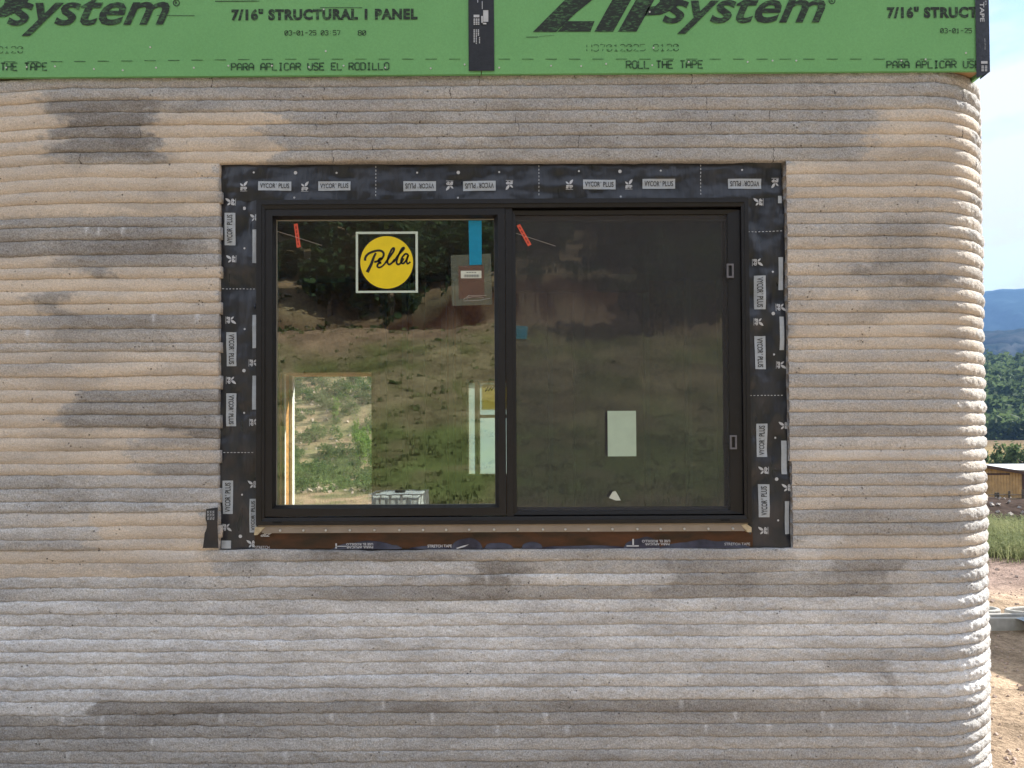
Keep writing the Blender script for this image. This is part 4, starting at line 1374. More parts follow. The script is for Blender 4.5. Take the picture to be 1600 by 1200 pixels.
stk = thing('round_logo_sticker', 'round yellow sticker with script lettering in a pale square border', 'sticker', P(604, 410, YG))
m_ = MB(); m_.ring(R(556, 362, 653, 457.5, YG), R(559.5, 365.5, 649.3, 454.3, YG), YG - .0006, YG - .0006, YG + .0006)
local(m_, stk.location).build('border', M['stick_white'], stk)
m_ = MB()
ce = P(604.3, 410, YG); rad = 42.0 * (YG - CAMY) / F
for rr_, yy_, nm, mt in ((rad * 1.02, YG, 'dark_rim', 'stick_black'), (rad * .985, YG - .0004, 'disc', 'yellow')):
    m_ = MB(); m_.add([(ce.x + rr_ * math.cos(k * math.pi / 32), yy_, ce.z + rr_ * math.sin(k * math.pi / 32)) for k in range(64)], [tuple(range(64))])
    local(m_, stk.location).build(nm, M[mt], stk)
m_ = MB()


def script(pts_, w0, w1=None):
    pts_ = [(540 + a / 5.333, 300 + b / 5.333) for a, b in pts_]
    # smooth the stroke
    out = []
    for k in range(len(pts_) - 1):
        p0 = pts_[max(k - 1, 0)]; p1 = pts_[k]; p2 = pts_[k + 1]; p3 = pts_[min(k + 2, len(pts_) - 1)]
        for t in np.linspace(0, 1, 7)[:-1]:
            out.append(tuple(.5 * ((2 * p1[j]) + (-p0[j] + p2[j]) * t + (2 * p0[j] - 5 * p1[j] + 4 * p2[j] - p3[j]) * t * t + (-p0[j] + 3 * p1[j] - 3 * p2[j] + p3[j]) * t ** 3) for j in (0, 1)))
    out.append(pts_[-1])
    q = [P(a, b, YG - .0012) for a, b in out]
    w1 = w0 if w1 is None else w1
    n = len(q)
    s_ = 3.5 / F / 5.333
    poly_band(m_, [(p.x, p.z) for p in q], [(w0 + (w1 - w0) * k / (n - 1)) * s_ for k in range(n)], YG - .0012)


script([(162, 572), (165, 545), (190, 515), (240, 493), (285, 488), (313, 503), (316, 530), (296, 560), (262, 578), (238, 582)], 14, 13)
script([(252, 508), (232, 550), (212, 605), (180, 668)], 12, 20)
script([(306, 563), (292, 553), (276, 566), (280, 584), (297, 588)], 13)
script([(297, 588), (272, 598), (264, 618), (280, 630), (308, 616), (332, 590)], 13, 10)
script([(330, 592), (362, 548), (398, 495), (404, 470), (388, 474), (362, 525), (348, 580), (362, 604), (388, 588), (408, 562)], 12, 12)
script([(398, 585), (440, 525), (480, 480), (486, 464), (468, 474), (440, 530), (424, 582), (438, 604), (464, 586), (484, 552)], 12, 12)
script([(522, 522), (498, 516), (472, 545), (462, 580), (478, 596), (502, 572), (524, 524), (510, 570), (516, 598), (540, 582)], 12, 10)
local(m_, stk.location).build('lettering', M['stick_black'], stk)


def tag_thing(label, c4pts, line, slabel):
    y = YG - .001 if c4pts[0][0] < 780 else .010
    root_ = thing('orange_tag', label, 'tag', P(*c4pts[0], y))
    m_ = MB(); flat_poly(m_, c4pts, y); local(m_, root_.location).build('tag_paper', M['orange_tag'], root_)
    m_ = MB()
    for k in range(5):
        t0, t1 = .1 + k * .17, .1 + k * .17 + .11
        e = [P(*c4pts[j], y - .0008) for j in range(4)]
        def bl(u, t): return (e[0] * (1 - u) + e[1] * u) * (1 - t) + (e[3] * (1 - u) + e[2] * u) * t
        m_.add([tuple(bl(.3, t0)), tuple(bl(.62, t0)), tuple(bl(.62, t1)), tuple(bl(.3, t1))], [(0, 1, 2, 3)])
    local(m_, root_.location).build('tag_print', M['tag_ink'], root_)
    a_, b_ = P(*line[0], y), P(*line[1], y)
    m_ = MB(); m_.bar(a_, b_, .0008, 5); local(m_, root_.location).build('tag_string', M['string'], root_)


tag_thing('orange tag on a string at the top left of the clear pane', [(463.8, 387), (469.8, 386), (465, 349), (459, 350)], ((432, 361), (503, 383.5)), '')
tag_thing('tilted orange tag on a string at the top of the screened pane', [(825, 385), (830.5, 382), (812.5, 350), (807.3, 352.5)], ((806.5, 364.5), (868, 384.5)), '')

pk = thing('plastic_packet', 'clear plastic packet with a leaflet and barcode label on the left pane', 'packet', P(737, 437, YG))
m_ = MB(); flat_poly(m_, [(706.5, 478), (769.5, 476), (767, 396), (704, 399)], YG); local(m_, pk.location).build('bag', M['bag'], pk)
m_ = MB(); flat_poly(m_, [(717, 467), (757, 465), (756, 414), (716, 416)], YG - .0007); local(m_, pk.location).build('leaflet', M['bag_paper'], pk)
m_ = MB(); m_.plate(R(720, 423, 752.2, 434.7, YG - .0014), YG - .0014); bl_ = local(m_, pk.location).build('barcode_label', M['paper_white'], pk)
m_ = MB()
for k in range(18):
    xx = 726 + k * 1.28; m_.plate(R(xx, 429, xx + (.5 if k % 3 else .85), 433, YG - .002), YG - .002)
for k in range(4): m_.plate(R(729 + k * 4, 425.3, 731.8 + k * 4, 426.3, YG - .002), YG - .002)
local(m_, pk.location).build('barcode', M['print_dark'], bl_)
m_ = MB()
for pp in ([(724, 468), (733, 462), (760, 461.5)], [(725, 466), (740, 463.5), (756, 464.5)], [(724.5, 470), (750, 469), (766, 466)], [(733, 461), (728, 465), (731, 468)]):
    q = [P(a, b, YG - .0016) for a, b in pp]; poly_band(m_, [(p.x, p.z) for p in q], .0016, YG - .0016)
local(m_, pk.location).build('zip_seal', M['string'], pk)
bt = MB(); flat_poly(bt, [(733.5, 414.5), (752.8, 413.5), (752.5, 344.5), (732, 344.5)], YG - .0024)
tag(bt.build('blue_tape', M['blue_tape']), 'bright blue masking tape strip holding the clear packet', 'tape')
bt = MB(); flat_poly(bt, [(804.5, 529.5), (823, 529.5), (825, 510), (804, 508.5)], .0105)
tag(bt.build('blue_tape', M['blue_faint']), 'short faint blue tape piece at the left edge of the screened pane', 'tape')
m_ = MB(); m_.box(*[v for v in (R(949.5, 642, 994, 713, .0100)[0], .0100, R(949.5, 642, 994, 713, .01)[1], R(949.5, 642, 994, 713, .01)[2], .0106, R(949.5, 642, 994, 713, .01)[3])])
tag(m_.build('paper_sheet', M['paper']), 'blank pale green paper sheet on the screened pane', 'paper')
m_ = MB(); flat_poly(m_, [(951.5, 778), (962, 782), (970, 782), (966, 774), (961.5, 767), (957, 768.5)], .0103)
tag(m_.build('paper_scrap', M['paper_white']), 'torn white paper scrap low on the screened pane', 'paper')

# ------------------------------------------------------------------ the room behind the window
YW = 3.20
fo = R(435, 580, 583, 900, YW)            # far doorway
fo = (fo[0], 0.02, fo[2], fo[3])
wo2 = R(729, 593, 806, 743, YW)            # far window
XI0, XI1, ZC = XL + .205, XR - .205, 2.95
m_ = MB(); m_.box(XI0 - .1, .1, -.3, XI1 + .1, YBACK - .02, .02)
tag(m_.build('floor', M['slab']), 'dark slab floor of the room', kind='structure')
m_ = MB(); m_.box(-2.28, .10, ZC, XC - .02, YBACK - .06, ZC + .1)
tag(m_.build('ceiling', M['soffit']), 'plywood ceiling of the room', kind='structure')
rw = thing('rear_wall', 'dim rear wall of the room seen through the glass', 'wall', (0, YW, 0))
m_ = MB()
m_.box(XI0, YW, .02, fo[0], YBACK, ZC); m_.box(fo[0], YW, fo[3], fo[2], YBACK, ZC); m_.box(fo[2], YW, .02, wo2[0], YBACK, ZC)
m_.box(wo2[0], YW, .02, wo2[2], YBACK, wo2[1]); m_.box(wo2[0], YW, wo2[3], wo2[2], YBACK, ZC); m_.box(wo2[2], YW, .02, XI1, YBACK, ZC)
local(m_, rw.location).build('wall_panel', M['osb'], rw)
for sx in (600, 633, 655, 694, 705.5, 717, 860, 905, 1010, 1075):
    q = P(sx, 600, YW - .04); m_ = MB(); wd = .019 if sx not in (655, 905) else .045
    m_.box(q.x - wd, YW - .09, .022, q.x + wd, YW - .001, ZC - .002); local(m_, rw.location).build('stud', M['stud'], rw)
m_ = MB(); q = P(900, 433, 2.4); m_.box(-.1, 2.4, q.z - .1, 1.0, 2.46, q.z + .02)
tag(m_.build('ceiling_beam', M['stud']), 'thin timber beam inside the room behind the screened pane', 'beam')
# door lining of the far opening
m_ = MB()
m_.box(fo[0] - .02, YW - .004, .021, fo[0] + .012, YBACK + .02, fo[3]); m_.box(fo[2] - .012, YW - .004, .021, fo[2] + .02, YBACK + .02, fo[3])
m_.box(fo[0] + .0125, YW - .004, fo[3] - .012, fo[2] - .0125, YBACK + .02, fo[3] + .02)
dl = thing('door_lining', 'orange wooden lining of the bright far opening', 'doorway', (fo[0], YW, 0))
local(m_, dl.location).build('lining', M['osb'], dl)
m_ = MB()
m_.box(fo[0] + .0125, YW + .06, .022, fo[0] + .03, YW + .10, fo[3] - .013); m_.box(fo[0] + .0125, YW + .24, .022, fo[0] + .04, YW + .30, fo[3] - .013)
local(m_, dl.location).build('stop', M['white_vinyl'], dl)
# far window with film and a sticker
fw = thing('far_window', 'white window with film and a yellow sticker across the room', 'window', ((wo2[0] + wo2[2]) / 2, YW, wo2[1]))
m_ = MB()
m_.ring(wo2, R(730.5, 595, 804.5, 741.5, YW), YW - .004, YW - .004, YW + .05)
mv = R(742, 595, 747.5, 741.5, YW); m_.box(mv[0], YW - .002, mv[1], mv[2], YBACK - .02, mv[3])
local(m_, fw.location).build('frame', M['stud'], fw)
for k, (a, b) in enumerate(((730.5, 742), (747.5, 804.5))):
    r_ = R(a, 595, b, 741.5, YBACK - .03); r_ = (r_[0] - .06, r_[1] - .06, r_[2] + .06, r_[3] + .06) if False else (wo2[0] if k == 0 else mv[2], wo2[1], mv[0] if k == 0 else wo2[2], wo2[3]); m_ = MB(); m_.box(r_[0], YBACK - .03, r_[1], r_[2], YBACK - .026, r_[3]); pn = local(m_, fw.location).build('film_pane', M['film_window'], fw)
ys_ = YBACK - .0245
r_ = R(753, 601, 800, 640, ys_); m_ = MB(); m_.box(r_[0], ys_ - .001, r_[1], r_[2], ys_, r_[3]); stf = local(m_, fw.location).build('sticker', M['film_yellow'], fw)
m_ = MB()
for k in range(4):
    a_, b_ = P(758 + k * 5, 612 - k, ys_ - .0100), P(763 + k * 5, 604 - k * .5, ys_ - .0100); poly_band(m_, [(a_.x, a_.z), (b_.x, b_.z)], .012, ys_ - .0100)
local(m_, fw.location).build('sticker_print', M['stick_black'], stf)['kind'] = 'stuff'
r_ = R(749, 648, 803, 653, YW + .026); m_ = MB(); m_.box(r_[0], YW + .02, r_[1], r_[2], YW + .028, r_[3]); local(m_, fw.location).build('film_fold', M['stud'], fw)

# ------------------------------------------------------------------ trees and scrub
def crown_arrays(rng, rx, rz, clumps, per, leaf, shape='round', cz=0.0):
    vs = []; fs = []
    for _ in range(clumps):
        u = rng.normal(size=3); u /= np.linalg.norm(u)
        rad_ = rng.random() ** .45
        c = u * rad_ * np.array([rx, rx, rz])
        if shape == 'cone': c[:2] *= max(.12, .95 - .75 * (c[2] / rz + 1) / 2)
        if shape == 'tall': c[:2] *= .55 + .4 * rng.random()
        cr_ = (.30 + .25 * rng.random()) * min(rx, rz) * .62
        o = rng.normal(size=(per, 3)) * cr_ * .55 + c
        for p in o:
            n = rng.normal(size=3); n[2] += .5; n /= np.linalg.norm(n)
            a = np.cross(n, rng.normal(size=3)); a /= np.linalg.norm(a); b = np.cross(n, a)
            s_ = leaf * (.6 + .8 * rng.random())
            k = len(vs)
            vs += [p - a * s_ - b * s_ * .45, p + a * s_ * .2 - b * s_ * .6, p + a * s_ + b * s_ * .4, p - a * s_ * .3 + b * s_ * .6]
            fs.append((k, k + 1, k + 2, k + 3))
    v = np.array(vs); v[:, 2] += cz
    return v, np.array(fs)


def trunk_mb(rng, h, r, top):
    m_ = MB(); a = Vector((0, 0, -.3)); n = 4
    for k in range(n):
        b = Vector((rng.normal() * .06 * h, rng.normal() * .06 * h, h * (k + 1) / n))
        m_.bar(a, b, r * (1 - .6 * k / n), 7, r * (1 - .6 * (k + 1) / n)); a = b
        if k >= 1:
            for _ in range(2):
                t = rng.random() * 6.28; m_.bar(b, b + Vector((math.cos(t) * top * .55, math.sin(t) * top * .55, top * .35)), r * .4, 5, r * .12)
    return m_


RNG = np.random.default_rng(7)


def tree_kind(name, label, cat, group, mat, rx, rz, clumps, per, leaf, shape, th):
    """a tree of one kind: Empty with trunk and crown"""
    root_ = thing(name, label, cat, (0, 0, 0), group)
    v, f = crown_arrays(RNG, rx, rz, clumps, per, leaf, shape, th + rz * .75)
    link('crown', np_mesh('crown', v, f, mat), root_)
    trunk_mb(RNG, th + rz * .8, .09 * rx + .05, rx).build('trunk', M['bark'], root_)
    return root_


def dup(root_, loc, rz, s, first):
    if first:
        o = root_
    else:
        o = root_.copy(); COL.objects.link(o)
        for c in root_.children:
            d = c.copy(); COL.objects.link(d); d.parent = o
    o.location = loc; o.rotation_euler = (0, 0, rz); o.scale = (s, s, s * (0.9 + .2 * RNG.random()))
    return o


def plant_trees(kinds, spots):
    used = set()
    for (x, y, s, k) in spots:
        root_ = kinds[k]
        z = float(terrain(np.array([x]), np.array([y]))[0]) - .15
        dup(root_, (x, y, z), RNG.random() * 6.28, s, k not in used); used.add(k)


# slope behind the camera, mirrored in the glass
kk = [tree_kind('juniper_tree', 'dark green juniper on the slope mirrored in the window glass', 'tree', 'junipers on the mirrored slope', M['juniper'], 1.7, 1.9, 34, 42, .17, 'round', .7) for _ in range(2)]
kk += [tree_kind('pine_tree', 'tall dark pine on the slope mirrored in the window glass', 'tree', 'pines on the mirrored slope', M['juniper'], 1.9, 3.6, 46, 42, .18, 'cone', 1.2)]
kk += [tree_kind('scrub_bush', 'low green scrub bush on the mirrored slope', 'bush', 'scrub on the mirrored slope', M['scrub'], .9, .6, 14, 30, .10, 'round', .05)]


def mir(px, py_, dv):
    """spot behind the camera whose mirror image falls at photo column px, dv metres from the camera"""
    return ((px - 800) / F * dv, -(dv - 2.6))


spots = []
for (px, dv, s, k) in [(452, 96, 1.25, 0), (470, 112, 1.3, 2), (440, 118, 1.2, 1), (520, 120, 1.6, 2), (548, 104, 1.7, 0), (575, 98, 1.9, 1), (600, 96, 2.1, 2), (628, 92, 1.9, 0), (655, 100, 2.2, 2), (690, 96, 2.1, 1),
                       (715, 104, 2.2, 2), (745, 98, 2.1, 0), (770, 106, 2.1, 2), (640, 118, 2.2, 2), (700, 126, 2.4, 2), (585, 122, 1.9, 1), (490, 128, 1.5, 0), (760, 130, 2.2, 1), (665, 84, 1.5, 1), (735, 86, 1.4, 0),
                       (810, 98, 1.6, 2), (845, 106, 1.7, 1), (870, 96, 1.5, 0), (905, 112, 1.9, 2), (940, 122, 1.8, 1), (985, 100, 1.4, 0), (1015, 92, 1.6, 1), (1040, 88, 1.7, 0), (1075, 95, 2.0, 2), (1100, 90, 1.9, 1),
                       (1125, 98, 2.0, 0), (1050, 104, 1.9, 2), (1090, 112, 2.0, 2), (1150, 104, 1.7, 2), (1000, 126, 1.8, 2), (960, 86, 1.0, 0), (1060, 80, 1.2, 1), (1110, 79, 1.3, 0),
                       (640, 79, .9, 0), (560, 80, .8, 1), (500, 84, .8, 0), (420, 100, 1.2, 1), (390, 110, 1.3, 2), (1190, 100, 1.5, 0), (1230, 110, 1.5, 2), (360, 95, 1.2, 0), (300, 105, 1.4, 2), (1280, 96, 1.4, 1), (1330, 112, 1.5, 2)]:
    x, y = mir(px, 0, dv); spots.append((x, y, s, k))
for _ in range(22):
    px = RNG.uniform(400, 530); dv = RNG.uniform(80, 130); x, y = mir(px, 0, dv); spots.append((x, y, RNG.uniform(.7, 1.4), int(RNG.integers(0, 3))))
for _ in range(46):
    px = RNG.uniform(510, 790); dv = RNG.uniform(79, 125); x, y = mir(px, 0, dv); spots.append((x, y, RNG.uniform(1.2, 2.0), int(RNG.integers(0, 3))))
for _ in range(30):
    px = RNG.uniform(930, 1180); dv = RNG.uniform(76, 125); x, y = mir(px, 0, dv); spots.append((x, y, RNG.uniform(1.1, 1.9), int(RNG.integers(0, 3))))
for px, dv, s_ in ((1025, 62, 1.9), (1075, 66, 2.2), (1120, 70, 2.1)):
    x, y = mir(px, 0, dv); spots.append((x, y, s_, 1))
for _ in range(40):
    px = RNG.uniform(330, 1280); dv = RNG.uniform(44, 76); x, y = mir(px, 0, dv); spots.append((x, y, RNG.uniform(.2, .4), 3))
for _ in range(60):
    px = RNG.uniform(250, 1350); dv = RNG.uniform(125, 230); x, y = mir(px, 0, dv); spots.append((x, y, RNG.uniform(1.0, 1.9), int(RNG.integers(0, 3))))
plant_trees(kk, spots)

# hillside seen through the far opening and past the corner
k2 = [tree_kind('hill_tree', 'rounded green tree on the sunny hillside seen through the far opening', 'tree', 'trees on the hillside through the opening', mt_, 2.1, 1.8, 40, 46, .12, 'round', .4) for mt_ in (M['scrub'], M['hillgreen'])]
k2 += [tree_kind('poplar_tree', 'slim yellow green poplar on the hillside through the far opening', 'tree', 'poplars on the hillside', M['bright'], 1.3, 3.4, 50, 46, .12, 'tall', .8)]
spots = []
for (px, r, s) in ((563, 118, 1.15), (572, 124, .9), (582, 112, .95), (524, 140, .8), (556, 130, .8)):
    Y = r - 2.5; spots.append(((px - 800) / F * r, Y, s, 2))
for _ in range(150):
    px = RNG.uniform(415, 615); dv = 70 + 220 * RNG.random() ** .8; spots.append(((px - 800) / F * dv, dv - 2.5, RNG.uniform(.35, .95) * (.7 + dv / 300), int(RNG.integers(0, 2))))
plant_trees(k2, spots)
pops = [o for o in bpy.data.objects if o.name.startswith('poplar_tree')]
for o, lab in zip(sorted(pops, key=lambda q: -q.scale[0]), ('tallest yellow green poplar at the right side of the far opening', 'yellow green poplar cut by the right edge of the far opening',
                                    'yellow green poplar close behind the tallest one', 'slim poplar standing alone in the middle of the far opening', 'smallest poplar left of the tall ones in the far opening')):
    o['label'] = lab
k3 = [tree_kind('valley_tree', 'dark round tree standing behind the barn', 'tree', 'dark trees behind the barn', M['forest'], 2.2, 2.2, 26, 30, .28, 'round', .3),
      tree_kind('valley_bush', 'pale green bush beside the dark trees behind the barn', 'bush', 'pale bushes behind the barn', M['weed'], 1.6, 1.0, 20, 26, .25, 'round', .1)]
for (px, dv, s_, k, lab) in [
        (1567, 92, .95, 0, 'dark round tree rising over the middle of the barn roof'),
        (1601, 90, 1.15, 0, 'large dark tree above the right end of the barn'),
        (1547, 96, .6, 0, 'small dark tree between the wall corner and the big round tree'),
        (1548, 90, .7, 1, 'pale green bush over the barn roof nearest the wall corner'),
        (1580, 88, .8, 1, 'pale green bush right of the round tree behind the barn'),
        (1591, 93, .7, 1, 'low pale bush at the foot of the large tree behind the barn'),
        (1557, 87, .6, 1, 'small pale bush left of the round tree behind the barn'),
        (1592, 118, .5, 0, 'small dark tree on the dry field above the barn'),
        (1574, 128, .45, 0, 'tiny far dark tree on the dry field under the forest'),
        (1640, 92, 1.2, 0, 'dark tree beyond the right end of the metal shed'),
        (1520, 95, 1.1, 0, 'dark tree hidden behind the wall corner')]:
    x, y = (px - 800) / F * dv, dv - 2.54
    o = dup(k3[k], (x, y, float(terrain(np.array([x]), np.array([y]))[0]) - .15), RNG.random() * 6.28, s_, 'crown_used' not in k3[k])
    k3[k]['crown_used'] = 1
    o['label'] = lab
for o in k3: del o['crown_used']
for o in bpy.data.objects:
    if 'crown_used' in o: del o['crown_used']


def forest_stuff(name, label, mat, n, azr, rr_, size, seed, clumps=16, per=7, leaf=.21):
    rng = np.random.default_rng(seed)
    protos = [crown_arrays(rng, 1.0, .95, clumps, per, leaf, 'round', .8) for _ in range(6)]
    V = []; Fq = []; off = 0
    az = rng.uniform(*azr, n); r = np.sqrt(rng.uniform(rr_[0] ** 2, rr_[1] ** 2, n))
    x, y = r * np.sin(az), r * np.cos(az) ; z = terrain(x, y)
    keep = fbm(x * .02, y * .02, 91, 3) > .36
    for k in range(n):
        if not keep[k]: continue
        v, f = protos[k % 6]
        s_ = size * rng.uniform(.6, 1.25); a = rng.random() * 6.28
        rot = np.array([[math.cos(a), -math.sin(a), 0], [math.sin(a), math.cos(a), 0], [0, 0, 1]])
        V.append((v @ rot.T) * s_ + np.array([x[k], y[k], z[k] - .3])); Fq.append(f + off); off += len(v)
    o = link(name, np_mesh(name, np.concatenate(V), np.concatenate(Fq), mat))
    return tag(o, label, kind='stuff')


forest_stuff('forest', 'dense green forest covering the hill past the corner', M['forest'], 3900, (.38, 1.02), (255, 560), 5.0, 5)
forest_stuff('scrub', 'scattered scrub covering the hillside seen through the opening', M['hillgreen'], 1500, (-.55, -.08), (75, 520), 1.5, 6, 14, 7, .19)
forest_stuff('undergrowth', 'dark undergrowth and brush between the trees on the mirrored slope', M['juniper'], 4600, (math.pi - .62, math.pi + .62), (73, 190), .75, 8, 10, 5, .24)
forest_stuff('undergrowth', 'low green brush dotting the field mirrored in the window glass', M['grass'], 1300, (math.pi - .7, math.pi + .7), (24, 76), .15, 9, 8, 4, .3)

# rocks on the hillside through the opening
rb = MB()
for _ in range(220):
    px = RNG.uniform(440, 600); dv = RNG.uniform(75, 220); x, y = (px - 800) / F * dv, dv - 2.5
    z = float(terrain(np.array([x]), np.array([y]))[0]); s_ = RNG.uniform(.10, .42)
    a_ = Vector(RNG.normal(size=3)).normalized(); b_ = a_.orthogonal().normalized(); c_ = a_.cross(b_)
    rb.obox((x, y, z + s_ * .2), a_ * s_, b_ * s_ * .7, c_ * s_ * .6)
tag(rb.build('rocks', M['stone']), 'pinkish rocks strewn over the hillside', kind='stuff')


def blades(name, label, mat, spots_, n_per, h, w, seed, kind='stuff', lean=.35, side=2):
    rng = np.random.default_rng(seed)
    vs = []; fs = []
    for (x, y, s_) in spots_:
        z = float(terrain(np.array([x]), np.array([y]))[0])
        for _ in range(n_per):
            a = rng.random() * 6.28; hh = h * s_ * rng.uniform(.5, 1.2); ww = w * rng.uniform(.6, 1.3)
            bx, by = x + rng.normal() * .16 * s_, y + rng.normal() * .16 * s_
            dx, dy = math.cos(a), math.sin(a); l_ = rng.normal() * lean * hh
            k = len(vs)
            p1 = np.array([bx, by, z - .02]); p2 = np.array([bx + dx * l_ * .4, by + dy * l_ * .4, z + hh * .6]); p3 = np.array([bx + dx * l_, by + dy * l_, z + hh])
            sd = np.array([-dy, dx, 0]) * ww
            vs += [p1 - sd, p1 + sd, p2 + sd * .8, p2 - sd * .8, p3]
            fs += [(k, k + 1, k + 2), (k, k + 2, k + 3), (k + 3, k + 2, k + 4)]
            for _l in range(side):                  # side leaves
                t = rng.uniform(.35, .95); q = p1 + (p3 - p1) * t; a2 = rng.random() * 6.28; ll = hh * .16
                d2 = np.array([math.cos(a2), math.sin(a2), .5]) * ll; e2 = np.array([-math.sin(a2), math.cos(a2), 0]) * ww * 1.2
                k = len(vs); vs += [q, q + d2 * .5 + e2, q + d2, q + d2 * .5 - e2]; fs += [(k, k + 1, k + 2), (k, k + 2, k + 3)]
    o = link(name, np_mesh(name, np.array(vs), np.array(fs), mat))
    return tag(o, label, kind=kind)


sp = []
for _ in range(1000):
    y = RNG.uniform(6.3, 10.0); x = RNG.uniform(.50, 1.15) * (y + 2.54)
    sp.append((x, y, RNG.uniform(.7, 1.1) * (.8 + .03 * (y - 6))))
blades('weeds', 'tall pale green weeds growing along the gravel past the corner', M['weed'], sp, 22, .30, .0045, 15, lean=.5, side=6)
sp = []
for _ in range(1500):
    px = RNG.uniform(300, 1300); dv = RNG.uniform(22, 72); x, y = mir(px, 0, dv)
    sp.append((x, y, RNG.uniform(.6, 1.4)))
blades('grass', 'green grass tufts over the field mirrored in the window glass', M['grass'], sp, 12, .22, .03, 16)
sp = [((px - 800) / F * dv, dv - 2.54, 1.0) for px, dv in [(1582, 44), (1586, 44.4), (1579, 44.2), (1546, 44)]]
blades('weeds', 'dark green weeds against the barn fence', M['grass'], sp, 70, .75, .04, 17)
# stones on the yard by the corner
rb = MB()
for _ in range(1500):
    y = RNG.uniform(.6, 7.2); x = RNG.uniform(.5, 1.15) * (y + 2.54)
    if x < XR + .1: continue
    z = float(terrain(np.array([x]), np.array([y]))[0]); s_ = RNG.uniform(.004, .011) * (2.0 if RNG.random() < .05 else 1)
    a_ = Vector(RNG.normal(size=3)).normalized(); b_ = a_.orthogonal().normalized(); c_ = a_.cross(b_)
    rb.obox((x, y, z + s_ * .3), a_ * s_, b_ * s_ * .8, c_ * s_ * .55)
tag(rb.build('gravel', M['stone']), 'small stones scattered over the dirt yard', kind='stuff')
# dark earth bank with pale rocks
bv = []; nbx, nby = 160, 16
for a in range(nbx + 1):
    for b in range(nby + 1):
        x = 4 + 22 * a / nbx; y = 12.6 + 4.2 * b / nby; t = b / nby
        tr0 = float(terrain(np.array([x]), np.array([y]))[0]); hgt = max(.1, .02 + .22 * float(fbm(np.array([x * .8]), np.array([y * .8]), 44, 3)[0]) - tr0) * math.sin(math.pi * t) ** .6 + .16 * (float(fbm(np.array([x * 3]), np.array([y * 3]), 45, 3)[0]) - .5) * math.sin(math.pi * t)
        bv.append((x, y, tr0 - .04 + hgt))
bf = [(a * (nby + 1) + b, (a + 1) * (nby + 1) + b, (a + 1) * (nby + 1) + b + 1, a * (nby + 1) + b + 1) for a in range(nbx) for b in range(nby)]
bank = link('earth_bank', np_mesh('earth_bank', np.array(bv), np.array(bf), simple('dark_turned_earth', (0.060, 0.046, 0.040), 1.0, .5, 5, 1.0, 14, spec=0.0, obj=False), True))
tag(bank, 'dark bank of turned earth behind the tall weeds', kind='structure')
rb = MB()
for _ in range(150):
    x = RNG.uniform(6, 20); y = RNG.uniform(13.0, 14.8); t = (y - 12.6) / 4.2
    tr0 = float(terrain(np.array([x]), np.array([y]))[0]); z = tr0 + (.12 - tr0) * math.sin(math.pi * t) ** .6; s_ = RNG.uniform(.015, .05)
    a_ = Vector(RNG.normal(size=3)).normalized(); b_ = a_.orthogonal().normalized(); c_ = a_.cross(b_)
    rb.obox((x, y, z), a_ * s_, b_ * s_ * .8, c_ * s_ * .6)
tag(rb.build('rubble', simple('pale_rubble', (.34, .31, .29), .9, .3, 5)), 'pale stones lying on the dark earth bank', kind='stuff')

# ------------------------------------------------------------------ barn, shed, fence in the valley
def at(px, py_, depth):
    q = P(px, py_, depth + CAMY); return q


DB = 60.0
bx1 = at(1599, 760, DB).x; bx0 = bx1 - 11.0; by = DB + CAMY
zb_ = at(1590, 782, DB).z; ze = at(1599, 738.5, DB).z; slope_ = (at(1541, 729, DB).z - ze) / (bx1 - at(1541, 729, DB).x)
xm = (bx0 + bx1) / 2; zrg = ze + slope_ * (bx1 - xm)
barn = thing('barn', 'tan board barn with a low gable and dark trim in the valley', 'barn', (xm, by, zb_))
def gz(x): return ze + slope_ * min(bx1 - x, x - bx0)
nbo = 84
for k in range(nbo):
    x0 = bx0 + (bx1 - bx0) * k / nbo; x1 = bx0 + (bx1 - bx0) * (k + 1) / nbo - .015; yf = by - (.025 if k % 2 else 0)
    m_ = MB(); vs = [(x0, yf, zb_ - .6), (x1, yf, zb_ - .6), (x1, yf, gz(x1)), (x0, yf, gz(x0))]
    m_.add(vs + [(a, by + .06, c) for a, b, c in vs], [(0, 1, 2, 3), (7, 6, 5, 4), (0, 4, 5, 1), (1, 5, 6, 2), (2, 6, 7, 3), (3, 7, 4, 0)])
    local(m_, barn.location).build('siding_board', M['barn_wood'], barn)
m_ = MB(); m_.box(bx0 + .02, by + .08, zb_ - .6, bx1 - .02, by + 14, ze)
m_.add([(bx0 + .02, by + .08, ze), (bx1 - .02, by + .08, ze), (xm, by + .08, zrg), (bx0 + .02, by + 14, ze), (bx1 - .02, by + 14, ze), (xm, by + 14, zrg)], [(0, 1, 2), (5, 4, 3)])
local(m_, barn.location).build('wall', M['barn_wood'], barn)
for sgn, xe in ((1, bx1 + .35), (-1, bx0 - .35)):
    zz = ze - slope_ * .35; m_ = MB()
    vs = [(xe, by - .3, zz), (xm, by - .3, zrg), (xm, by + 14.3, zrg), (xe, by + 14.3, zz)]
    m_.add(vs + [(a, b, c + .12) for a, b, c in vs], [(0, 1, 2, 3), (7, 6, 5, 4), (0, 4, 5, 1), (1, 5, 6, 2), (2, 6, 7, 3), (3, 7, 4, 0)])
    rf = local(m_, barn.location).build('roof', M['metal_roof'], barn)
    m_ = MB(); vs = [(xe, by - .34, zz - .16), (xm, by - .34, zrg - .16), (xm, by - .34, zrg + .10), (xe, by - .34, zz + .10)]
    m_.add(vs + [(a, by - .305, c) for a, b, c in vs], [(0, 1, 2, 3), (7, 6, 5, 4), (0, 4, 5, 1), (1, 5, 6, 2), (2, 6, 7, 3), (3, 7, 4, 0)])
    local(m_, barn.location).build('fascia', M['barn_trim'], rf)
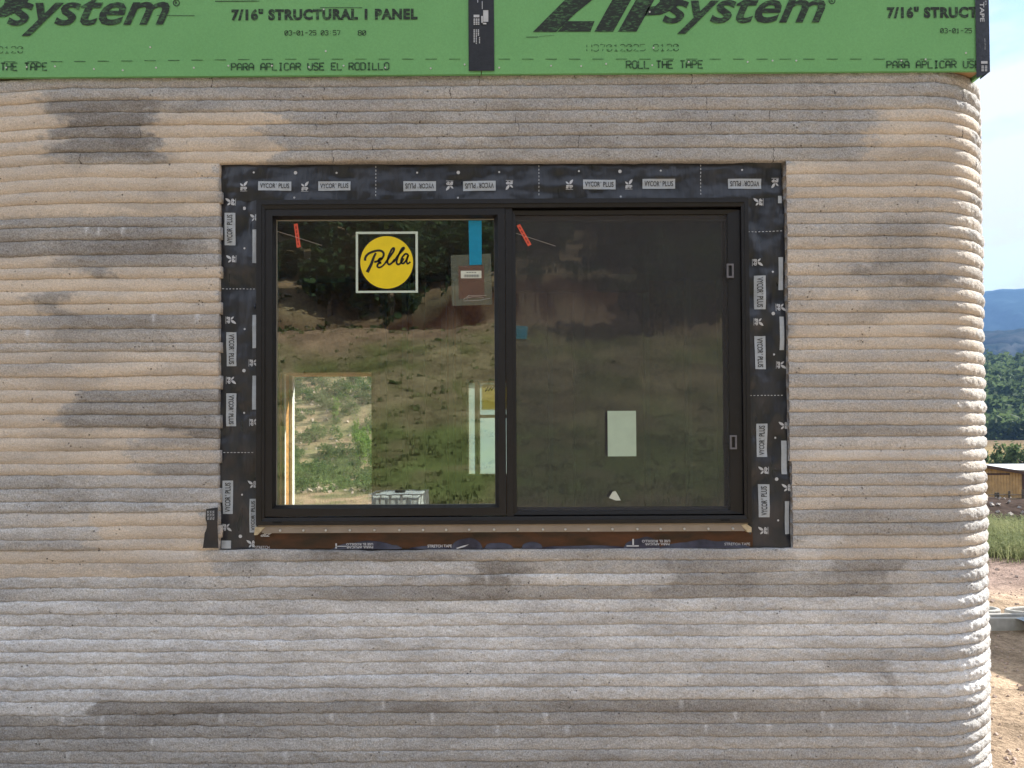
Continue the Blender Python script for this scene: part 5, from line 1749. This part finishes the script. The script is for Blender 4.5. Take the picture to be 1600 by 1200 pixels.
zq = at(1570, 740.5, DB).z
m_ = MB(); m_.box(bx0, by - .06, zq - .09, bx1 - 1.2, by - .03, zq + .07); local(m_, barn.location).build('trim_band', M['barn_trim'], barn)
m_ = MB(); m_.box(bx1 - .12, by - .07, zb_ - .6, bx1 + .1, by + .1, ze); local(m_, barn.location).build('corner_post', M['barn_trim'], barn)
DS = 78.0
sx0, sx1 = at(1480, 730, DS).x, at(1650, 730, DS).x; sy = DS + CAMY
sz1, sz2 = at(1570, 735.5, DS).z, at(1570, 726.5, DS + 5).z
shed = thing('metal_shed', 'long shed with a white metal roof behind the barn', 'shed', ((sx0 + sx1) / 2, sy, -3.6))
m_ = MB(); m_.box(sx0, sy + .3, -4.2, sx1, sy + 10, sz1); local(m_, shed.location).build('wall', M['metal_wall'], shed)
m_ = MB(); vs = [(sx0 - .3, sy, sz1), (sx1 + .3, sy, sz1), (sx1 + .3, sy + 5.2, sz2), (sx0 - .3, sy + 5.2, sz2), (sx1 + .3, sy + 10.4, sz1), (sx0 - .3, sy + 10.4, sz1)]
m_.add(vs + [(a, b, c + .12) for a, b, c in vs], [(0, 1, 2, 3), (3, 2, 4, 5), (6, 9, 8, 7), (9, 11, 10, 8), (0, 6, 7, 1), (1, 7, 8, 2), (2, 8, 10, 4), (4, 10, 11, 5), (5, 11, 9, 3), (3, 9, 6, 0)])
local(m_, shed.location).build('roof', M['metal_roof'], shed)
fe = thing('post_fence', 'grey post and rail fence in front of the barn', 'fence', at(1570, 782, 46))
fy = 46 + CAMY
for k in range(-6, 9):
    px = 1556 + 21.2 * k
    for dx_ in ((0, 4) if k % 2 == 0 else (0,)):
        q = at(px + dx_, 783, 46); h0 = float(terrain(np.array([q.x]), np.array([fy]))[0]); zt_ = at(px, 769.5, 46).z
        m_ = MB(); m_.bar((q.x, fy, h0 - .2), (q.x, fy, zt_ + .1 * (k % 3)), .07, 7); local(m_, fe.location).build('post', M['fence_wood'], fe)
for yv in (773, 779):
    a_, b_ = at(1420, yv, 46), at(1735, yv, 46); m_ = MB(); m_.bar((a_.x, fy - .08, a_.z), (b_.x, fy - .08, b_.z), .03, 6); local(m_, fe.location).build('rail', M['fence_wood'], fe)

# ------------------------------------------------------------------ yard: concrete troughs, wheelbarrow, added shadow-casting stack
def trough(label, cx, cy_, rx, ry, h, rot):
    z = float(terrain(np.array([cx]), np.array([cy_]))[0]) - .01
    root_ = thing('concrete_trough', label, 'trough', (cx, cy_, z), 'concrete troughs in the yard')
    root_.rotation_euler = (0, 0, rot)
    n = 24; t = .035
    for s in range(4):
        m_ = MB(); vs = []; fs = []
        kk_ = range(s * n // 4, (s + 1) * n // 4 + 1)
        L_ = len(kk_)
        for j, k in enumerate(kk_):
            a = 2 * math.pi * k / n + math.pi / 4
            if j == 0: a += .012
            if j == L_ - 1: a -= .012
            for (q, zz) in ((0, 0), (0, h - .008), (.008, h), (t - .008, h), (t, h - .008), (t, 0)):
                vs.append(((rx - q) * math.cos(a), (ry - q) * math.sin(a), zz))
        for j in range(L_ - 1):
            for q in range(6):
                fs.append((j * 6 + q, (j + 1) * 6 + q, (j + 1) * 6 + (q + 1) % 6, j * 6 + (q + 1) % 6))
        fs += [(0, 1, 2, 3, 4, 5), tuple((L_ - 1) * 6 + q for q in (5, 4, 3, 2, 1, 0))]
        m_.add(vs, fs); m_.build('ring_segment', M['pale_concrete'], root_)
    m_ = MB(); m_.add([((rx - t) * math.cos(2 * math.pi * k / n), (ry - t) * math.sin(2 * math.pi * k / n), .03) for k in range(n)], [tuple(range(n))])
    m_.build('base', M['pale_concrete'], root_)


trough('grey oval concrete trough nearest the corner of the wall', at(1572, 985, 5.86).x, 5.86 + CAMY, .56, .085, .118, .02)
trough('pale oval concrete trough right behind the wall corner', at(1534, 955, 6.10).x, 6.10 + CAMY, .15, .11, .115, .0)
trough('pale oval concrete trough on the far right of the yard', at(1624, 956, 6.12).x, 6.12 + CAMY, .30, .12, .115, .0)

q = at(1652, 985, 5.55)
wbx, wby = q.x, 5.55 + CAMY; wbz = float(terrain(np.array([wbx]), np.array([wby]))[0])
wbw = thing('wheelbarrow', 'pale blue wheelbarrow tray just right of the concrete trough', 'wheelbarrow', (wbx, wby, wbz))
m_ = MB()
to = [(-.17, -.22, .10), (.42, -.26, .19), (.42, .26, .19), (-.17, .22, .10)]; bo = [(.0, -.13, .04), (.34, -.16, .06), (.34, .16, .06), (.0, .13, .04)]
ti = [(x * .96 + .004, y * .94, z) for x, y, z in to]; bi = [(x, y * .94, z + .012) for x, y, z in bo]
m_.add(to + bo + ti + bi, [(k, (k + 1) % 4, 4 + (k + 1) % 4, 4 + k) for k in range(4)] + [(7, 6, 5, 4)] + [(8 + k, 12 + k, 12 + (k + 1) % 4, 8 + (k + 1) % 4) for k in range(4)] + [(12, 13, 14, 15)] + [(k, 8 + k, 8 + (k + 1) % 4, (k + 1) % 4) for k in range(4)])
m_.build('tray', M['barrow'], wbw)
m_ = MB(); n = 18
vs = []; fs = []
for k in range(n):
    a = 2 * math.pi * k / n
    for j in range(6):
        b = 2 * math.pi * j / 6; rr_ = .075 + .025 * math.cos(b)
        vs.append((.0 + rr_ * math.cos(a), .028 * math.sin(b), .10 - .0 + rr_ * math.sin(a)))
for k in range(n):
    for j in range(6):
        fs.append((k * 6 + j, ((k + 1) % n) * 6 + j, ((k + 1) % n) * 6 + (j + 1) % 6, k * 6 + (j + 1) % 6))
m_.add(vs, fs); m_.v = [(x - .03, y, z) for x, y, z in m_.v]; m_.build('wheel', M['rubber'], wbw, True)
for s in (-1, 1):
    m_ = MB(); m_.bar((-.04, s * .06, .1), (.95, s * .22, .22), .016, 6); m_.build('handle', M['stud'], wbw)
    m_ = MB(); m_.bar((.42, s * .15, .14), (.5, s * .17, -.01), .012, 6); m_.build('leg', M['rubber'], wbw)

ls_ = thing('shadow_stack', 'unseen board stack added beyond the right edge to shade the yard', 'lumber', (6.02, 3.2, float(terrain(np.array([6.02]), np.array([3.2]))[0])))  # unseen stack, added to cast a shadow over the yard
bm_ = MB(); bm_.box(-.07, -.6, 0, .07, .6, .038); bme = bm_.mesh('board', M['wood'])
for k in range(36):
    for j in range(6):
        o = link('board', bme, ls_); o.location = (-.4 + j * .16 + RNG.normal() * .006, RNG.normal() * .03, .05 + k * .041)
m_ = MB(); m_.box(-.5, -.45, -.06, .5, -.35, .048); m_.box(-.5, .35, -.06, .5, .45, .048); m_.build('bearer', M['wood'], ls_)
ls_.rotation_euler = (0, 0, math.radians(-4))

# liquid tote mirrored low in the left pane
tz = float(terrain(np.array([-2.13]), np.array([-10.4]))[0])
tt = thing('liquid_tote', 'white caged liquid tote mirrored at the bottom of the left pane', 'tank', (-2.13, -10.4, tz))
bm = bmesh.new(); bmesh.ops.create_cube(bm, size=1, matrix=Matrix.Translation((0, 0, .64)) @ Matrix.Diagonal((.92, .92, .98, 1)))
bmesh.ops.bevel(bm, geom=bm.edges[:], offset=.07, segments=3, affect='EDGES', profile=.5)
me = bpy.data.meshes.new('tank'); bm.to_mesh(me); bm.free(); me.materials.append(M['tote']); link('tank', me, tt)
m_ = MB(); m_.bar((0, 0, 1.10), (0, 0, 1.17), .09, 14); m_.build('cap', M['rubber'], tt)
for k in range(6):
    x = -.48 + .96 * k / 5
    for s in (-.49, .49):
        m_ = MB(); m_.bar((x, s, .12), (x, s, 1.13), .011, 6); m_.build('cage_bar', M['galv'], tt)
        if 0 < k < 5: m_ = MB(); m_.bar((s, x, .12), (s, x, 1.13), .011, 6); m_.build('cage_bar', M['galv'], tt)
for zz in (.3, .58, .86, 1.13):
    for s in (-.5, .5):
        m_ = MB(); m_.bar((-.49, s, zz), (.49, s, zz), .011, 6); m_.build('cage_bar', M['galv'], tt)
        m_ = MB(); m_.bar((s, -.49, zz), (s, .49, zz), .011, 6); m_.build('cage_bar', M['galv'], tt)
for y in (-.4, 0, .4):
    m_ = MB(); m_.box(-.5, y - .06, 0, .5, y + .06, .12); m_.build('pallet_runner', M['wood'], tt)
